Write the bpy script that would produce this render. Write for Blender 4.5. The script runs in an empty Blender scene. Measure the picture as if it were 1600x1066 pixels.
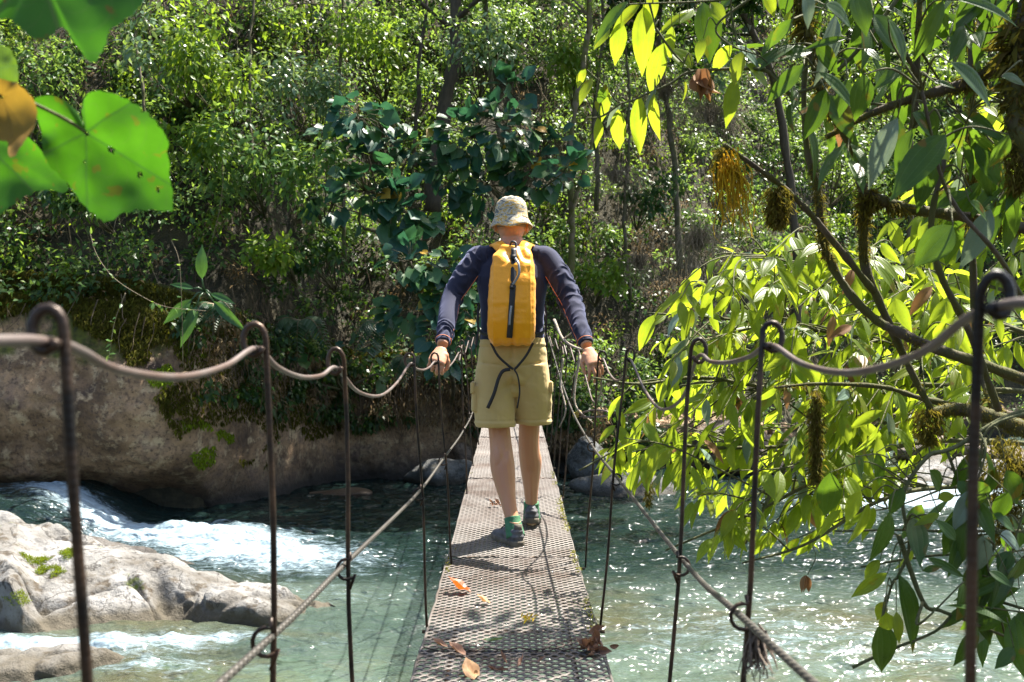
import bpy, math, random
import numpy as np
from mathutils import Vector, Matrix

S = bpy.context.scene
COL = S.collection
F = 1555.0            # focal length in photograph pixels (35 mm lens)
CAMZ = 1.015

# ---------------------------------------------------------------- camera
cam_d = bpy.data.cameras.new('camera')
cam = bpy.data.objects.new('camera', cam_d); COL.objects.link(cam)
cam.location = (0, 0, CAMZ)
cam.rotation_euler = (math.radians(90), 0, 0)
cam_d.sensor_width = 36.0
cam_d.lens = 36.0 * F / 1600.0
cam_d.clip_start = 0.05
cam_d.clip_end = 400
cam_d.dof.use_dof = True
cam_d.dof.focus_distance = 4.7
cam_d.dof.aperture_fstop = 7.0
S.camera = cam

# ---------------------------------------------------------------- world and sun
SUNV = Vector((0.40, 0.33, 1.0)).normalized()
w = bpy.data.worlds.new("World"); S.world = w; w.use_nodes = True
nt = w.node_tree
bg = nt.nodes['Background']
sky = nt.nodes.new('ShaderNodeTexSky'); sky.sky_type = 'NISHITA'; sky.sun_disc = False
sky.sun_elevation = math.asin(SUNV.z)
sky.sun_rotation = math.atan2(SUNV.x, SUNV.y)
sky.air_density = 1.0; sky.dust_density = 2.5; sky.ozone_density = 1.0
nt.links.new(sky.outputs[0], bg.inputs[0]); bg.inputs[1].default_value = 0.08
sd = bpy.data.lights.new('sun', 'SUN'); sd.energy = 5.0; sd.angle = math.radians(0.53)
sd.color = (1.0, 0.94, 0.84)
so = bpy.data.objects.new('sun', sd); COL.objects.link(so)
so.rotation_euler = SUNV.to_track_quat('Z', 'Y').to_euler(); so.location = (8, 7, 20)
S.view_settings.view_transform = 'Standard'; S.view_settings.look = 'None'
S.view_settings.exposure = 1.88; S.view_settings.gamma = 1.0; S.view_settings.use_curve_mapping = False
S.render.engine = 'CYCLES'
cy = S.cycles
cy.max_bounces = 7; cy.diffuse_bounces = 3; cy.glossy_bounces = 2; cy.transmission_bounces = 4; cy.transparent_max_bounces = 8
cy.caustics_reflective = False; cy.caustics_refractive = False
cy.sample_clamp_indirect = 4.0
cy.use_denoising = True
try: cy.denoiser = 'OPENIMAGEDENOISE'
except Exception: pass

R = np.random.RandomState(7)
random.seed(7)

def P(px, py, d):
    return np.array([(px-800.0)*d/F, d, CAMZ-(py-533.0)*d/F])

# ---------------------------------------------------------------- numpy noise
_perm = np.random.RandomState(3).rand(64*64*64).astype(np.float64)
def vnoise(p):
    p = np.asarray(p, float); i = np.floor(p).astype(np.int64); f = p-i; f = f*f*(3-2*f)
    def h(a, b, c): return _perm[((a & 63)*64+(b & 63))*64+(c & 63)]
    x, y, z = i[..., 0], i[..., 1], i[..., 2]; fx, fy, fz = f[..., 0], f[..., 1], f[..., 2]
    def L(a, b, t): return a+(b-a)*t
    return L(L(L(h(x,y,z),h(x+1,y,z),fx), L(h(x,y+1,z),h(x+1,y+1,z),fx), fy),
             L(L(h(x,y,z+1),h(x+1,y,z+1),fx), L(h(x,y+1,z+1),h(x+1,y+1,z+1),fx), fy), fz)*2-1
def fbm(p, oct=4, gain=.5):
    p = np.asarray(p, float); s = 0; a = 1; t = 0
    for k in range(oct):
        s = s+a*vnoise(p*(2.03**k)+17.3*k); t += a; a *= gain
    return s/t

# ---------------------------------------------------------------- object helpers
def tag(o, label=None, cat=None, group=None, kind=None):
    if label: o['label'] = label
    if cat: o['category'] = cat
    if group: o['group'] = group
    if kind: o['kind'] = kind
    return o
def empty(name, loc=(0,0,0), **k):
    o = bpy.data.objects.new(name, None); COL.objects.link(o); o.location = loc
    o.empty_display_size = .1
    return tag(o, **k)
def link(name, me, mat=None, parent=None, smooth=True):
    o = bpy.data.objects.new(name, me); COL.objects.link(o)
    for m in (mat if isinstance(mat, (list, tuple)) else [mat]):
        if m is not None: me.materials.append(m)
    if smooth: me.polygons.foreach_set('use_smooth', np.ones(len(me.polygons), bool))
    if parent is not None:
        o.parent = parent
        o.matrix_parent_inverse = Matrix.Translation(-Vector(parent.location))
    return o
def raw_mesh(name, V, Fc, uv=None, fattr=None):
    """V (n,3); Fc (m,k) all faces the same size"""
    me = bpy.data.meshes.new(name)
    V = np.ascontiguousarray(V, np.float32); Fc = np.ascontiguousarray(Fc, np.int32)
    me.vertices.add(len(V)); me.vertices.foreach_set('co', V.ravel())
    k = Fc.shape[1]
    me.loops.add(Fc.size); me.loops.foreach_set('vertex_index', Fc.ravel())
    me.polygons.add(len(Fc)); me.polygons.foreach_set('loop_start', np.arange(0, Fc.size, k, dtype=np.int32))
    try: me.polygons.foreach_set('loop_total', np.full(len(Fc), k, np.int32))
    except Exception: pass
    me.update(calc_edges=True)
    if uv is not None:
        l = me.uv_layers.new(name='UVMap')
        l.data.foreach_set('uv', np.ascontiguousarray(uv[Fc.ravel()], np.float32).ravel())
    if fattr is not None:
        for n, a in fattr.items():
            at = me.attributes.new(n, 'FLOAT', 'POINT'); at.data.foreach_set('value', np.ascontiguousarray(a, np.float32))
    return me

class MB:
    def __init__(s): s.v = []; s.f = []; s.n = 0
    def add(s, V, Fs):
        V = np.asarray(V, float)
        s.v.append(V); n = s.n
        s.f += [tuple(int(i)+n for i in f) for f in Fs]; s.n += len(V)
    def tube(s, pts, r, seg=8, caps=True, close=False):
        pts = np.asarray(pts, float); n = len(pts)
        r = np.broadcast_to(np.asarray(r, float), (n,)) if np.ndim(r) < 2 else np.asarray(r)
        T = np.gradient(pts, axis=0)
        if close: T = (np.roll(pts, -1, 0)-np.roll(pts, 1, 0))
        T /= np.linalg.norm(T, axis=1)[:, None]+1e-12
        up = np.array([0, 0, 1.]) if abs(T[0, 2]) < .9 else np.array([1., 0, 0])
        u = np.cross(T[0], up); u /= np.linalg.norm(u)
        a = np.arange(seg)*2*math.pi/seg; V = []
        for i in range(n):
            u = u-T[i]*np.dot(u, T[i]); u /= np.linalg.norm(u)+1e-12
            b = np.cross(T[i], u)
            V.append(pts[i]+r[i]*(np.cos(a)[:, None]*u+np.sin(a)[:, None]*b))
        V = np.concatenate(V); Fs = []
        m = n if close else n-1
        for i in range(m):
            A = i*seg; B = ((i+1) % n)*seg
            for j in range(seg):
                k = (j+1) % seg; Fs.append((A+j, A+k, B+k, B+j))
        if caps and not close:
            Fs.append(tuple(range(seg))[::-1]); Fs.append(tuple((n-1)*seg+j for j in range(seg)))
        s.add(V, Fs)
    def rings(s, rings, caps=True):
        """list of (k,3) rings with the same k"""
        k = len(rings[0]); V = np.concatenate(rings); Fs = []
        for i in range(len(rings)-1):
            for j in range(k):
                q = (j+1) % k; Fs.append((i*k+j, i*k+q, (i+1)*k+q, (i+1)*k+j))
        if caps:
            Fs.append(tuple(range(k))[::-1]); Fs.append(tuple((len(rings)-1)*k+j for j in range(k)))
        s.add(V, Fs)
    def box(s, c, h, rz=0):
        c = np.array(c, float); h = np.array(h, float)
        q = np.array([[x, y, z] for z in (-1, 1) for y in (-1, 1) for x in (-1, 1)], float)*h
        cs, sn = math.cos(rz), math.sin(rz)
        q = np.stack([q[:, 0]*cs-q[:, 1]*sn, q[:, 0]*sn+q[:, 1]*cs, q[:, 2]], 1)+c
        s.add(q, [(0,2,3,1),(4,5,7,6),(0,1,5,4),(2,6,7,3),(0,4,6,2),(1,3,7,5)])
    def sph(s, c, r, seg=16, rg=10):
        r = np.broadcast_to(np.asarray(r, float), (3,)); rs = []
        a = np.arange(seg)*2*math.pi/seg
        for i in range(1, rg):
            t = math.pi*i/rg
            rs.append(np.array(c)+np.stack([np.cos(a)*math.sin(t), np.sin(a)*math.sin(t), np.full(seg, -math.cos(t))], 1)*r)
        s.rings(rs)
    def mesh(s, name='m'):
        me = bpy.data.meshes.new(name)
        me.from_pydata([tuple(x) for x in np.concatenate(s.v)], [], s.f); me.update(); return me
    def build(s, name, mat, parent=None, smooth=True): return link(name, s.mesh(name), mat, parent, smooth)

def spline(pts, n=6):
    """Catmull-Rom through pts (k,m)"""
    p = np.asarray(pts, float); p = np.vstack([2*p[0]-p[1], p, 2*p[-1]-p[-2]]); out = []
    for i in range(1, len(p)-2):
        for t in np.linspace(0, 1, n, endpoint=False):
            a, b, c, d = p[i-1], p[i], p[i+1], p[i+2]
            out.append(.5*((2*b)+(c-a)*t+(2*a-5*b+4*c-d)*t*t+(3*b-a-3*c+d)*t**3))
    out.append(p[-2]); return np.array(out)

def ell(c, rx, ry, n=32, pw=2.0, tilt=0):
    a = np.arange(n)*2*math.pi/n; ca, sa = np.cos(a), np.sin(a)
    x = np.sign(ca)*abs(ca)**(2/pw)*rx; y = np.sign(sa)*abs(sa)**(2/pw)*ry
    return np.stack([x, y, y*tilt], 1)+np.array(c)

def remesh(mb, voxel, smooth=4, it=.5):
    """fuse overlapping closed lofts into one continuous surface; returns vertices, normals, mesh"""
    o = bpy.data.objects.new('tmp', mb.mesh('tmp')); COL.objects.link(o)
    m = o.modifiers.new('r', 'REMESH'); m.mode = 'VOXEL'; m.voxel_size = voxel; m.adaptivity = 0
    if smooth:
        q = o.modifiers.new('s', 'SMOOTH'); q.iterations = smooth; q.factor = it
    dg = bpy.context.evaluated_depsgraph_get(); dg.update()
    me = bpy.data.meshes.new_from_object(o.evaluated_get(dg), depsgraph=dg)
    bpy.data.objects.remove(o, do_unlink=True)
    me.materials.clear()
    return me
def vco(me):
    a = np.empty(len(me.vertices)*3, np.float32); me.vertices.foreach_get('co', a); return a.reshape(-1, 3).astype(float)
def vno(me):
    a = np.empty(len(me.vertices)*3, np.float32); me.vertices.foreach_get('normal', a); return a.reshape(-1, 3).astype(float)
def setco(me, V):
    me.vertices.foreach_set('co', np.ascontiguousarray(V, np.float32).ravel()); me.update()

# ---------------------------------------------------------------- leaves
def unit(a): return a/(np.linalg.norm(a, axis=-1, keepdims=True)+1e-9)
def tmpl_tiny():
    V = np.array([[0,0,0],[-.5,.42,.12],[0,1,-.08],[.5,.42,.12]]); return V, np.array([[0,3,2,1]]), np.array([[.5,0],[0,.45],[.5,1],[1,.45]])
def tmpl_long(nu=5, nv=9, curl=.22, fold=.16):
    vs = np.linspace(0, 1, nv); w = np.interp(vs, [0,.08,.2,.38,.55,.72,.85,.93,1], [.02,.42,.8,1,.95,.7,.36,.12,.012])
    us = np.linspace(-1, 1, nu); V = []; U = []
    for v, ww in zip(vs, w):
        for u in us:
            V.append([u*.5*ww, v, -curl*v*v+fold*abs(u)*ww*.6-.05*(u*u)*ww]); U.append([u*.5+.5, v])
    Fc = [[i*nu+j, i*nu+j+1, (i+1)*nu+j+1, (i+1)*nu+j] for i in range(nv-1) for j in range(nu-1)]
    return np.array(V), np.array(Fc), np.array(U)
def tmpl_broad(n=16, lobes=.06):
    """heart shaped leaf, fan of quads"""
    V = [[0, .18, .0]]; U = [[.5, .18]]
    ring = []
    for rr in (.5, 1.0):
        for k in range(n):
            a = -math.pi/2+2*math.pi*(k)/n
            r = .5*(1+lobes*math.cos(5*(a-math.pi/2)))
            if k == 0: r *= .52
            if k in (1, n-1): r *= 1.0
            x = math.cos(a)*r*1.0; y = math.sin(a)*r+.42
            if abs(a-math.pi/2) < .01: y += .1
            x = x*rr; y = .18+(y-.18)*rr
            V.append([x, y, .10*rr*abs(x)*2-.25*y*y*rr*.6]); U.append([x+.5, y])
    Fc = []
    for k in range(n):
        q = (k+1) % n
        Fc.append([1+k, 1+n+k, 1+n+q, 1+q])
    for k in range(0, n, 2):
        Fc.append([0, 1+k, 1+(k+1) % n, 1+(k+2) % n])
    return np.array(V), np.array(Fc), np.array(U)
TINY, LONG, BROAD = tmpl_tiny(), tmpl_long(), tmpl_broad()
LONG2 = tmpl_long(3, 6, .18, .15)

def leaf_mesh(name, O, D, N, L, W, T=TINY):
    """N copies of template T: origin O, axis D, face normal N, length L, width W (relative)"""
    V, Fc, U = T; O = np.asarray(O, float); n = len(O)
    D = unit(np.asarray(D, float)); X = unit(np.cross(D, np.asarray(N, float))); Z = np.cross(X, D)
    L = np.broadcast_to(L, (n,)); W = np.broadcast_to(W, (n,))
    P_ = O[:, None, :]+(V[None, :, 0, None]*(L*W)[:, None, None])*X[:, None]+(V[None, :, 1, None]*L[:, None, None])*D[:, None]+(V[None, :, 2, None]*L[:, None, None])*Z[:, None]
    nv = len(V)
    FF = (Fc[None]+(np.arange(n)*nv)[:, None, None]).reshape(-1, Fc.shape[1])
    return raw_mesh(name, P_.reshape(-1, 3), FF, uv=np.tile(U, (n, 1)))
def rdir(n, up=0.0):
    v = R.normal(size=(n, 3)); v[:, 2] += up; return unit(v)

# ---------------------------------------------------------------- materials
def mat(name):
    m = bpy.data.materials.new(name); m.use_nodes = True
    t = m.node_tree; b = t.nodes['Principled BSDF']; return m, t, b
def nd(t, kind, **k):
    n = t.nodes.new(kind)
    for a, v in k.items():
        if hasattr(n, a): setattr(n, a, v)
        else: n.inputs[a.replace('_', ' ')].default_value = v
    return n
def ramp(t, fac, stops, interp='LINEAR'):
    n = t.nodes.new('ShaderNodeValToRGB'); n.color_ramp.interpolation = interp
    el = n.color_ramp.elements
    while len(el) < len(stops): el.new(.5)
    for e, (p, c) in zip(el, stops):
        e.position = p; e.color = (*c, 1) if len(c) == 3 else c
    t.links.new(fac, n.inputs[0]); return n.outputs[0]
def noise(t, scale, detail=4, rough=.55, vec=None, dist=0):
    n = t.nodes.new('ShaderNodeTexNoise'); n.inputs['Scale'].default_value = scale; n.inputs['Detail'].default_value = detail
    n.inputs['Roughness'].default_value = rough; n.inputs['Distortion'].default_value = dist
    if vec is not None: t.links.new(vec, n.inputs['Vector'])
    return n.outputs[0]
def pos(t, sc=(1,1,1), rot=(0,0,0)):
    g = t.nodes.new('ShaderNodeTexCoord'); m = t.nodes.new('ShaderNodeMapping')
    m.inputs['Scale'].default_value = sc; m.inputs['Rotation'].default_value = rot
    t.links.new(g.outputs['Object'], m.inputs[0]); return m.outputs[0]
def mixc(t, fac, a, b, mode='MIX'):
    n = t.nodes.new('ShaderNodeMix'); n.data_type = 'RGBA'; n.blend_type = mode
    for i, v in ((0, fac), (6, a), (7, b)):
        if hasattr(v, 'default_value'): t.links.new(v, n.inputs[i])
        elif isinstance(v, (int, float)): n.inputs[i].default_value = v
        else: n.inputs[i].default_value = (*v, 1)
    return n.outputs[2]
def math_(t, op, a, b=0.0, c=None):
    n = t.nodes.new('ShaderNodeMath'); n.operation = op
    for i, v in enumerate([a, b] + ([c] if c is not None else [])):
        if hasattr(v, 'default_value'): t.links.new(v, n.inputs[i])
        else: n.inputs[i].default_value = v
    return n.outputs[0]
def bump(t, b, h, strength=.5, dist=.01):
    n = t.nodes.new('ShaderNodeBump'); n.inputs['Strength'].default_value = strength; n.inputs['Distance'].default_value = dist
    t.links.new(h, n.inputs['Height'])
    t.links.new(n.outputs[0], b.inputs['Normal']); return n.outputs[0]
def isl(t):
    g = t.nodes.new('ShaderNodeNewGeometry'); return g.outputs['Random Per Island']

def leaf_mat(name, cols, trans=(.30,.45,.03), tmix=.4, rough=.38, veins=None, spots=None, spec=.38):
    """cols: list of base colours picked per leaf"""
    m, t, b = mat(name)
    n = len(cols); c = ramp(t, isl(t), [((i+.5)/n, q) for i, q in enumerate(cols)])
    hb = None
    if veins:
        uv = t.nodes.new('ShaderNodeTexCoord'); sp = t.nodes.new('ShaderNodeSeparateXYZ'); t.links.new(uv.outputs['UV'], sp.inputs[0])
        if veins == 'parallel':
            q = math_(t, 'MULTIPLY', math_(t, 'ABSOLUTE', math_(t, 'SUBTRACT', sp.outputs[0], .5)), 2.0)   # 0 mid .. 1 edge
            s = math_(t, 'ABSOLUTE', math_(t, 'SINE', math_(t, 'MULTIPLY', q, math.pi*2.0)))
            v = math_(t, 'LESS_THAN', s, .16)
            v = math_(t, 'MULTIPLY', v, math_(t, 'LESS_THAN', q, .85))
            cross = math_(t, 'ABSOLUTE', math_(t, 'SINE', math_(t, 'MULTIPLY', math_(t, 'ADD', sp.outputs[1], math_(t, 'MULTIPLY', q, .06)), 75.0)))
            hb = math_(t, 'ADD', math_(t, 'MULTIPLY', s, .8), math_(t, 'MULTIPLY', cross, .3))
            c = mixc(t, math_(t, 'MULTIPLY', v, .25), c, (.20, .30, .10))
        else:   # radial veins from the leaf's base
            x = math_(t, 'SUBTRACT', sp.outputs[0], .5); y = math_(t, 'SUBTRACT', sp.outputs[1], .17)
            a = math_(t, 'ARCTAN2', x, y); s = math_(t, 'ABSOLUTE', math_(t, 'SINE', math_(t, 'MULTIPLY', a, 3.0)))
            rr = math_(t, 'SQRT', math_(t, 'ADD', math_(t, 'MULTIPLY', x, x), math_(t, 'MULTIPLY', y, y)))
            v = math_(t, 'LESS_THAN', math_(t, 'MULTIPLY', s, rr), .022)
            hb = math_(t, 'MINIMUM', math_(t, 'MULTIPLY', s, rr), .1)
            sec = math_(t, 'LESS_THAN', math_(t, 'ABSOLUTE', math_(t, 'SINE', math_(t, 'SUBTRACT', math_(t, 'MULTIPLY', rr, 30.0), math_(t, 'MULTIPLY', s, 5.0)))), .13)
            v = math_(t, 'MAXIMUM', v, math_(t, 'MULTIPLY', sec, .45))
            c = mixc(t, math_(t, 'MULTIPLY', v, .6), c, (.16, .22, .05))
    g = noise(t, 24, 4, .6, vec=pos(t)); c = mixc(t, .5, c, mixc(t, g, (.35,.35,.35), (.65,.65,.65)), 'OVERLAY')
    if spots is not None:
        sn = noise(t, spots, 2, vec=pos(t)); sm = ramp(t, sn, [(.64,(0,0,0)),(.67,(1,1,1))])
        c = mixc(t, sm, c, (.16, .07, .015))
    t.links.new(c, b.inputs['Base Color']); b.inputs['Roughness'].default_value = rough
    b.inputs['Specular IOR Level'].default_value = spec
    if hb is not None: nrm = bump(t, b, hb, .28, .003)
    tr = t.nodes.new('ShaderNodeBsdfTranslucent')
    tc = mixc(t, .55, c, trans)
    tc = mixc(t, 1.0, tc, mixc(t, noise(t, 9, 5, .65, vec=pos(t)), (.15,.30,.3), (1.75,1.5,1.3)), 'MULTIPLY')
    if veins: tc = mixc(t, math_(t, 'MULTIPLY', v, .55 if veins == 'parallel' else .8), tc, (trans[0]*.35, trans[1]*.42, trans[2]))
    tc = mixc(t, 1.0, tc, (3.2, 3.2, 3.2), 'MULTIPLY') if False else tc
    t.links.new(tc, tr.inputs[0])
    mx = t.nodes.new('ShaderNodeMixShader'); mx.inputs[0].default_value = tmix
    t.links.new(b.outputs[0], mx.inputs[1]); t.links.new(tr.outputs[0], mx.inputs[2])
    t.links.new(mx.outputs[0], t.nodes['Material Output'].inputs[0])
    return m
def plain(name, col, rough=.6, metal=0, var=None, sc=8, bmp=0, bsc=40, bd=.004, sheen=0):
    m, t, b = mat(name)
    if var is not None:
        c = mixc(t, ramp(t, noise(t, sc, 5, vec=pos(t)), [(.35,(0,0,0)),(.65,(1,1,1))]), col, var); t.links.new(c, b.inputs['Base Color'])
    else: b.inputs['Base Color'].default_value = (*col, 1)
    b.inputs['Roughness'].default_value = rough; b.inputs['Metallic'].default_value = metal
    if sheen: b.inputs['Sheen Weight'].default_value = sheen
    if bmp: bump(t, b, noise(t, bsc, 4, vec=pos(t)), bmp, bd)
    return m
def bark(name, c1, c2, moss=None, sc=6):
    m, t, b = mat(name)
    v = pos(t, (1,1,.25)); f = ramp(t, noise(t, sc*3, 5, vec=v), [(.3,(0,0,0)),(.7,(1,1,1))]); c = mixc(t, f, c1, c2)
    if moss: c = mixc(t, ramp(t, noise(t, sc, 4, vec=pos(t)), [(.42,(0,0,0)),(.55,(1,1,1))]), c, moss)
    t.links.new(c, b.inputs['Base Color']); b.inputs['Roughness'].default_value = .85
    bump(t, b, noise(t, sc*8, 5, vec=v), .8, .01); return m
# ================================================================ SETTING
ZW = CAMZ-2.70       # water level
def sm(a, b, x): t = np.clip((x-a)/(b-a), 0, 1); return t*t*(3-2*t)
def yb(x):           # far waterline
    x = np.asarray(x, float)
    return np.interp(x, [-30,-12,-8,-6,-4.9,-4.2,-3.4,-1,1.5,4,6.5,9,12,30], [14.5,14.9,15.2,15.4,15.7,17.2,19.3,20,20.6,21.5,23.5,26.5,28,29])
def cliffh(x): return np.interp(np.asarray(x, float), [-30,-9,-6,-5,-4.2,-3,-1,.5,3,6,30], [3.6,3.5,3.3,3.05,2.6,2.1,2.1,1.5,1.0,.7,.6])
def hill_y(x, z, rough=True):
    x = np.asarray(x, float); z = np.asarray(z, float); h = z-ZW; c = cliffh(x)
    left = 1-sm(-5.4, -4.0, x)
    y = yb(x)+.10*np.minimum(h, c)
    y = y-left*.75*np.sin(math.pi*np.clip((h-.15)/(c+.1), 0, 1))*np.clip(h/.9, 0, 1)+left*.55*np.clip(1-h/.7, 0, 1)
    up = np.maximum(h-c, 0)
    y = y+up*.62+.35*(1-np.exp(-up*2.2))
    y = y-sm(4, 10, x)*up*.13
    if rough:
        p = np.stack([x, np.zeros_like(x), z], -1)
        y = y+.55*fbm(p*.35, 3)*sm(0, 2, up)+.16*fbm(p*1.3+5, 4)
    return y
def hill_pt(x, z):
    return np.stack([x, hill_y(x, z), z], -1)

def gridfaces(nx, nz):
    i = np.arange(nz-1)[:, None]*nx+np.arange(nx-1)[None]; i = i.ravel()
    return np.stack([i, i+1, i+1+nx, i+nx], 1)
# hillside of dark forest soil
xs = np.linspace(-26, 30, 185); zs = np.linspace(ZW-.5, 24, 130)
X, Z = np.meshgrid(xs, zs)
Zc = np.maximum(Z, ZW+cliffh(X)-.25)
Y = hill_y(X, Zc)+np.where(Z < Zc-1e-6, .45, .12)
msoil, t, b = mat('forest_soil')
c = mixc(t, ramp(t, noise(t, 3, 6, vec=pos(t)), [(.4,(0,0,0)),(.6,(1,1,1))]), (.018,.017,.008), (.055,.045,.022))
t.links.new(c, b.inputs['Base Color']); b.inputs['Roughness'].default_value = .95; bump(t, b, noise(t, 14, 6, vec=pos(t)), 1, .06)
tag(link('hillside', raw_mesh('hillside', np.stack([X, Y, Z], -1).reshape(-1, 3), gridfaces(185, 130)), msoil), kind='structure')

# rock cliff at the far waterline
xs = np.linspace(-16, 14, 760); n2 = 110; tt = np.linspace(0, 1, n2)
X, T = np.meshgrid(xs, tt); Z = ZW-.5+T*(cliffh(X)+.9)
Y = hill_y(X, np.minimum(Z, ZW+cliffh(X)+.1), False)+sm(0, .4, Z-(ZW+cliffh(X)))*.5
p = np.stack([X, Y, Z], -1)
Y = Y+.34*fbm(p*[.55,.5,.7], 3)+.10*fbm(p*2.3, 4)+.035*fbm(p*8, 3)
crack = np.abs(vnoise(p*[.9,.9,.22]+3)); Y = Y+.35*np.exp(-(crack/.05)**2)*sm(-4.2, -3, X)
mrock, t, b = mat('cliff_rock')
g = t.nodes.new('ShaderNodeNewGeometry'); sx = t.nodes.new('ShaderNodeSeparateXYZ'); t.links.new(g.outputs['Position'], sx.inputs[0])
c1 = ramp(t, noise(t, 1.2, 8, .62, pos(t)), [(.3,(.045,.027,.016)),(.44,(.16,.098,.05)),(.56,(.32,.205,.11)),(.66,(.19,.125,.085)),(.78,(.07,.045,.035))])
c1 = mixc(t, ramp(t, noise(t, 5, 6, .6, pos(t)), [(.52,(0,0,0)),(.66,(1,1,1))]), c1, (.44,.33,.19))
c1 = mixc(t, ramp(t, noise(t, 16, 5, .7, pos(t)), [(.35,(.8,.8,.8)),(.5,(0,0,0))]), c1, (.05,.03,.022))
mh = math_(t, 'ADD', math_(t, 'MULTIPLY', sx.outputs[2], .38), math_(t, 'MULTIPLY', noise(t, 1.1, 6, .6, pos(t)), 1.0))
mm = ramp(t, mh, [(.84,(0,0,0)),(.94,(1,1,1))])
gm = mixc(t, ramp(t, noise(t, 9, 4, .6, pos(t)), [(.35,(0,0,0)),(.65,(1,1,1))]), (.03,.034,.004), (.10,.11,.008))
c1 = mixc(t, mm, c1, gm)
gx = ramp(t, math_(t, 'ADD', math_(t, 'MULTIPLY', sx.outputs[0], .25), math_(t, 'MULTIPLY', noise(t, 2.2, 5, .6, pos(t,(1,1,.35))), .8)), [(.0,(0,0,0)),(.01,(0,0,0))])
wet = ramp(t, math_(t, 'ADD', sx.outputs[2], math_(t, 'MULTIPLY', noise(t, 2, 3, .5, pos(t)), .4)), [(0,(1,1,1)),(1,(0,0,0))])
wz = t.nodes.new('ShaderNodeMapRange'); t.links.new(sx.outputs[2], wz.inputs[0]); wz.inputs[1].default_value = ZW+.1; wz.inputs[2].default_value = ZW+.75
c1 = mixc(t, wz.outputs[0], (.022,.018,.013), c1)
t.links.new(c1, b.inputs['Base Color']); b.inputs['Roughness'].default_value = .8
bump(t, b, noise(t, 9, 8, .65, pos(t)), .9, .05)
tag(link('rock_cliff', raw_mesh('cliff', np.stack([X, Y, Z], -1).reshape(-1, 3), gridfaces(760, n2)), mrock), kind='structure')

# riverbed
xs = np.linspace(-30, 34, 260); ys = np.linspace(2, 34, 180); X, Y = np.meshgrid(xs, ys)
p = np.stack([X, Y, X*0], -1)
Z = ZW-.75+.28*fbm(p*.5, 4)+.10*fbm(p*2, 3)
Z += .52*np.exp(-((X+2.6)**2/6+(Y-8.6)**2/2.5))+.2*np.exp(-((X-4)**2/9+(Y-13)**2/6))
mbed, t, b = mat('riverbed_gravel')
c = ramp(t, noise(t, 1.4, 6, .6, pos(t)), [(.3,(.12,.10,.05)),(.5,(.30,.25,.13)),(.7,(.42,.36,.22))])
vo = t.nodes.new('ShaderNodeTexVoronoi'); vo.inputs['Scale'].default_value = 3.2; t.links.new(pos(t), vo.inputs[0])
c = mixc(t, .5, c, vo.outputs['Color'], 'SOFT_LIGHT'); t.links.new(c, b.inputs['Base Color']); bump(t, b, vo.outputs['Distance'], 1, .1)
tag(link('riverbed', raw_mesh('bed', np.stack([X, Y, Z], -1).reshape(-1, 3), gridfaces(260, 180)), mbed), kind='structure')

# near bank below and behind the camera
xs = np.linspace(-26, 26, 150); ys = np.linspace(-16, 6.2, 70); X, Y = np.meshgrid(xs, ys)
p = np.stack([X, Y, X*0], -1)
Z = ZW-.7+(5.4+.5*np.sin(X*.7)-Y)*.42+.3*fbm(p*.6, 4)
Z = np.minimum(Z, .55+.08*(-Y)+.2*fbm(p*.6+3, 3)); Z -= 1.1*np.exp(-(X/1.2)**2)*sm(-2.5, .0, Y)
tag(link('near_bank', raw_mesh('bank', np.stack([X, Y, Z], -1).reshape(-1, 3), gridfaces(150, 70)), msoil), kind='structure')

# river surface
def foam_amt(x, y):
    def g(cx, cy, sx_, sy_, a=0):
        dx = x-cx; dy = y-cy; c_, s_ = math.cos(a), math.sin(a); u = dx*c_+dy*s_; v = -dx*s_+dy*c_
        return np.exp(-(u/sx_)**2-(v/sy_)**2)
    f = .75*g(-4.9, 13.7, 1.3, .55, -.1)+.78*g(-3.6, 13.2, 1.6, .8, -.35)+.6*g(-2.9, 12.2, 1.3, .7, -.2)+.9*g(-6.4, 14.5, .9, .45, -.3)
    f += .95*g(-4.9, 8.75, 1.2, .32, 0)+.75*g(-3.3, 8.9, 1.2, .28, .1)+.5*g(-2.9, 8.25, .8, .25)+.6*g(-6.5,8.6,1.5,.6)
    f += 1.5*g(6.6, 16.7, 1.8, .5)+1.4*g(8.3, 17.9, 2.2, .6)+.45*g(9, 20.5, 3, .8)+.35*g(7.2, 14.4, 2.2, .4)
    f += .28*g(3.6, 8.6, 3.0, 1.1)+.2*g(2.0,9.5,1.5,.8)+.2*g(-2.2, 10.6, 1.4, .5)
    return f
def water_z(x, y):
    p = np.stack([x, y, x*0], -1)
    z = ZW+.055*fbm(p*[.8,1.5,1], 3)+.050*fbm(p*[2.2,4.8,1]+9, 3)+.025*fbm(p*[5,8,1]+19, 2)
    f = foam_amt(x, y)
    z = z+f*(.11*fbm(p*[3.6,5.5,1]+4, 4)+.03)
    z = z+.55*sm(-5.2, -6.8, x)*sm(12.3, 14, y)
    z = z+.10*np.exp(-((x+4.2)/1.2)**2-((y-13.9)/.7)**2)
    return z
xs = np.concatenate([np.linspace(-30,-9,60), np.linspace(-8.95,10,760), np.linspace(10.1,34,60)]); ys = np.concatenate([np.linspace(4, 7, 40), np.linspace(7.03,14, 330), np.linspace(14.04, 20, 130), np.linspace(20.1, 32, 90)])
X, Y = np.meshgrid(xs, ys); Z = water_z(X, Y); fo = foam_amt(X, Y)
mw, t, b = mat('river_water')
at = t.nodes.new('ShaderNodeAttribute'); at.attribute_name = 'foam'
n1 = noise(t, 3.2, 8, .68, pos(t, (.7,2.2,1), (0,0,.15)), 1.2)
n2_ = noise(t, 15, 6, .75, pos(t, (.8,1.9,1)), 1.0)
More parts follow.
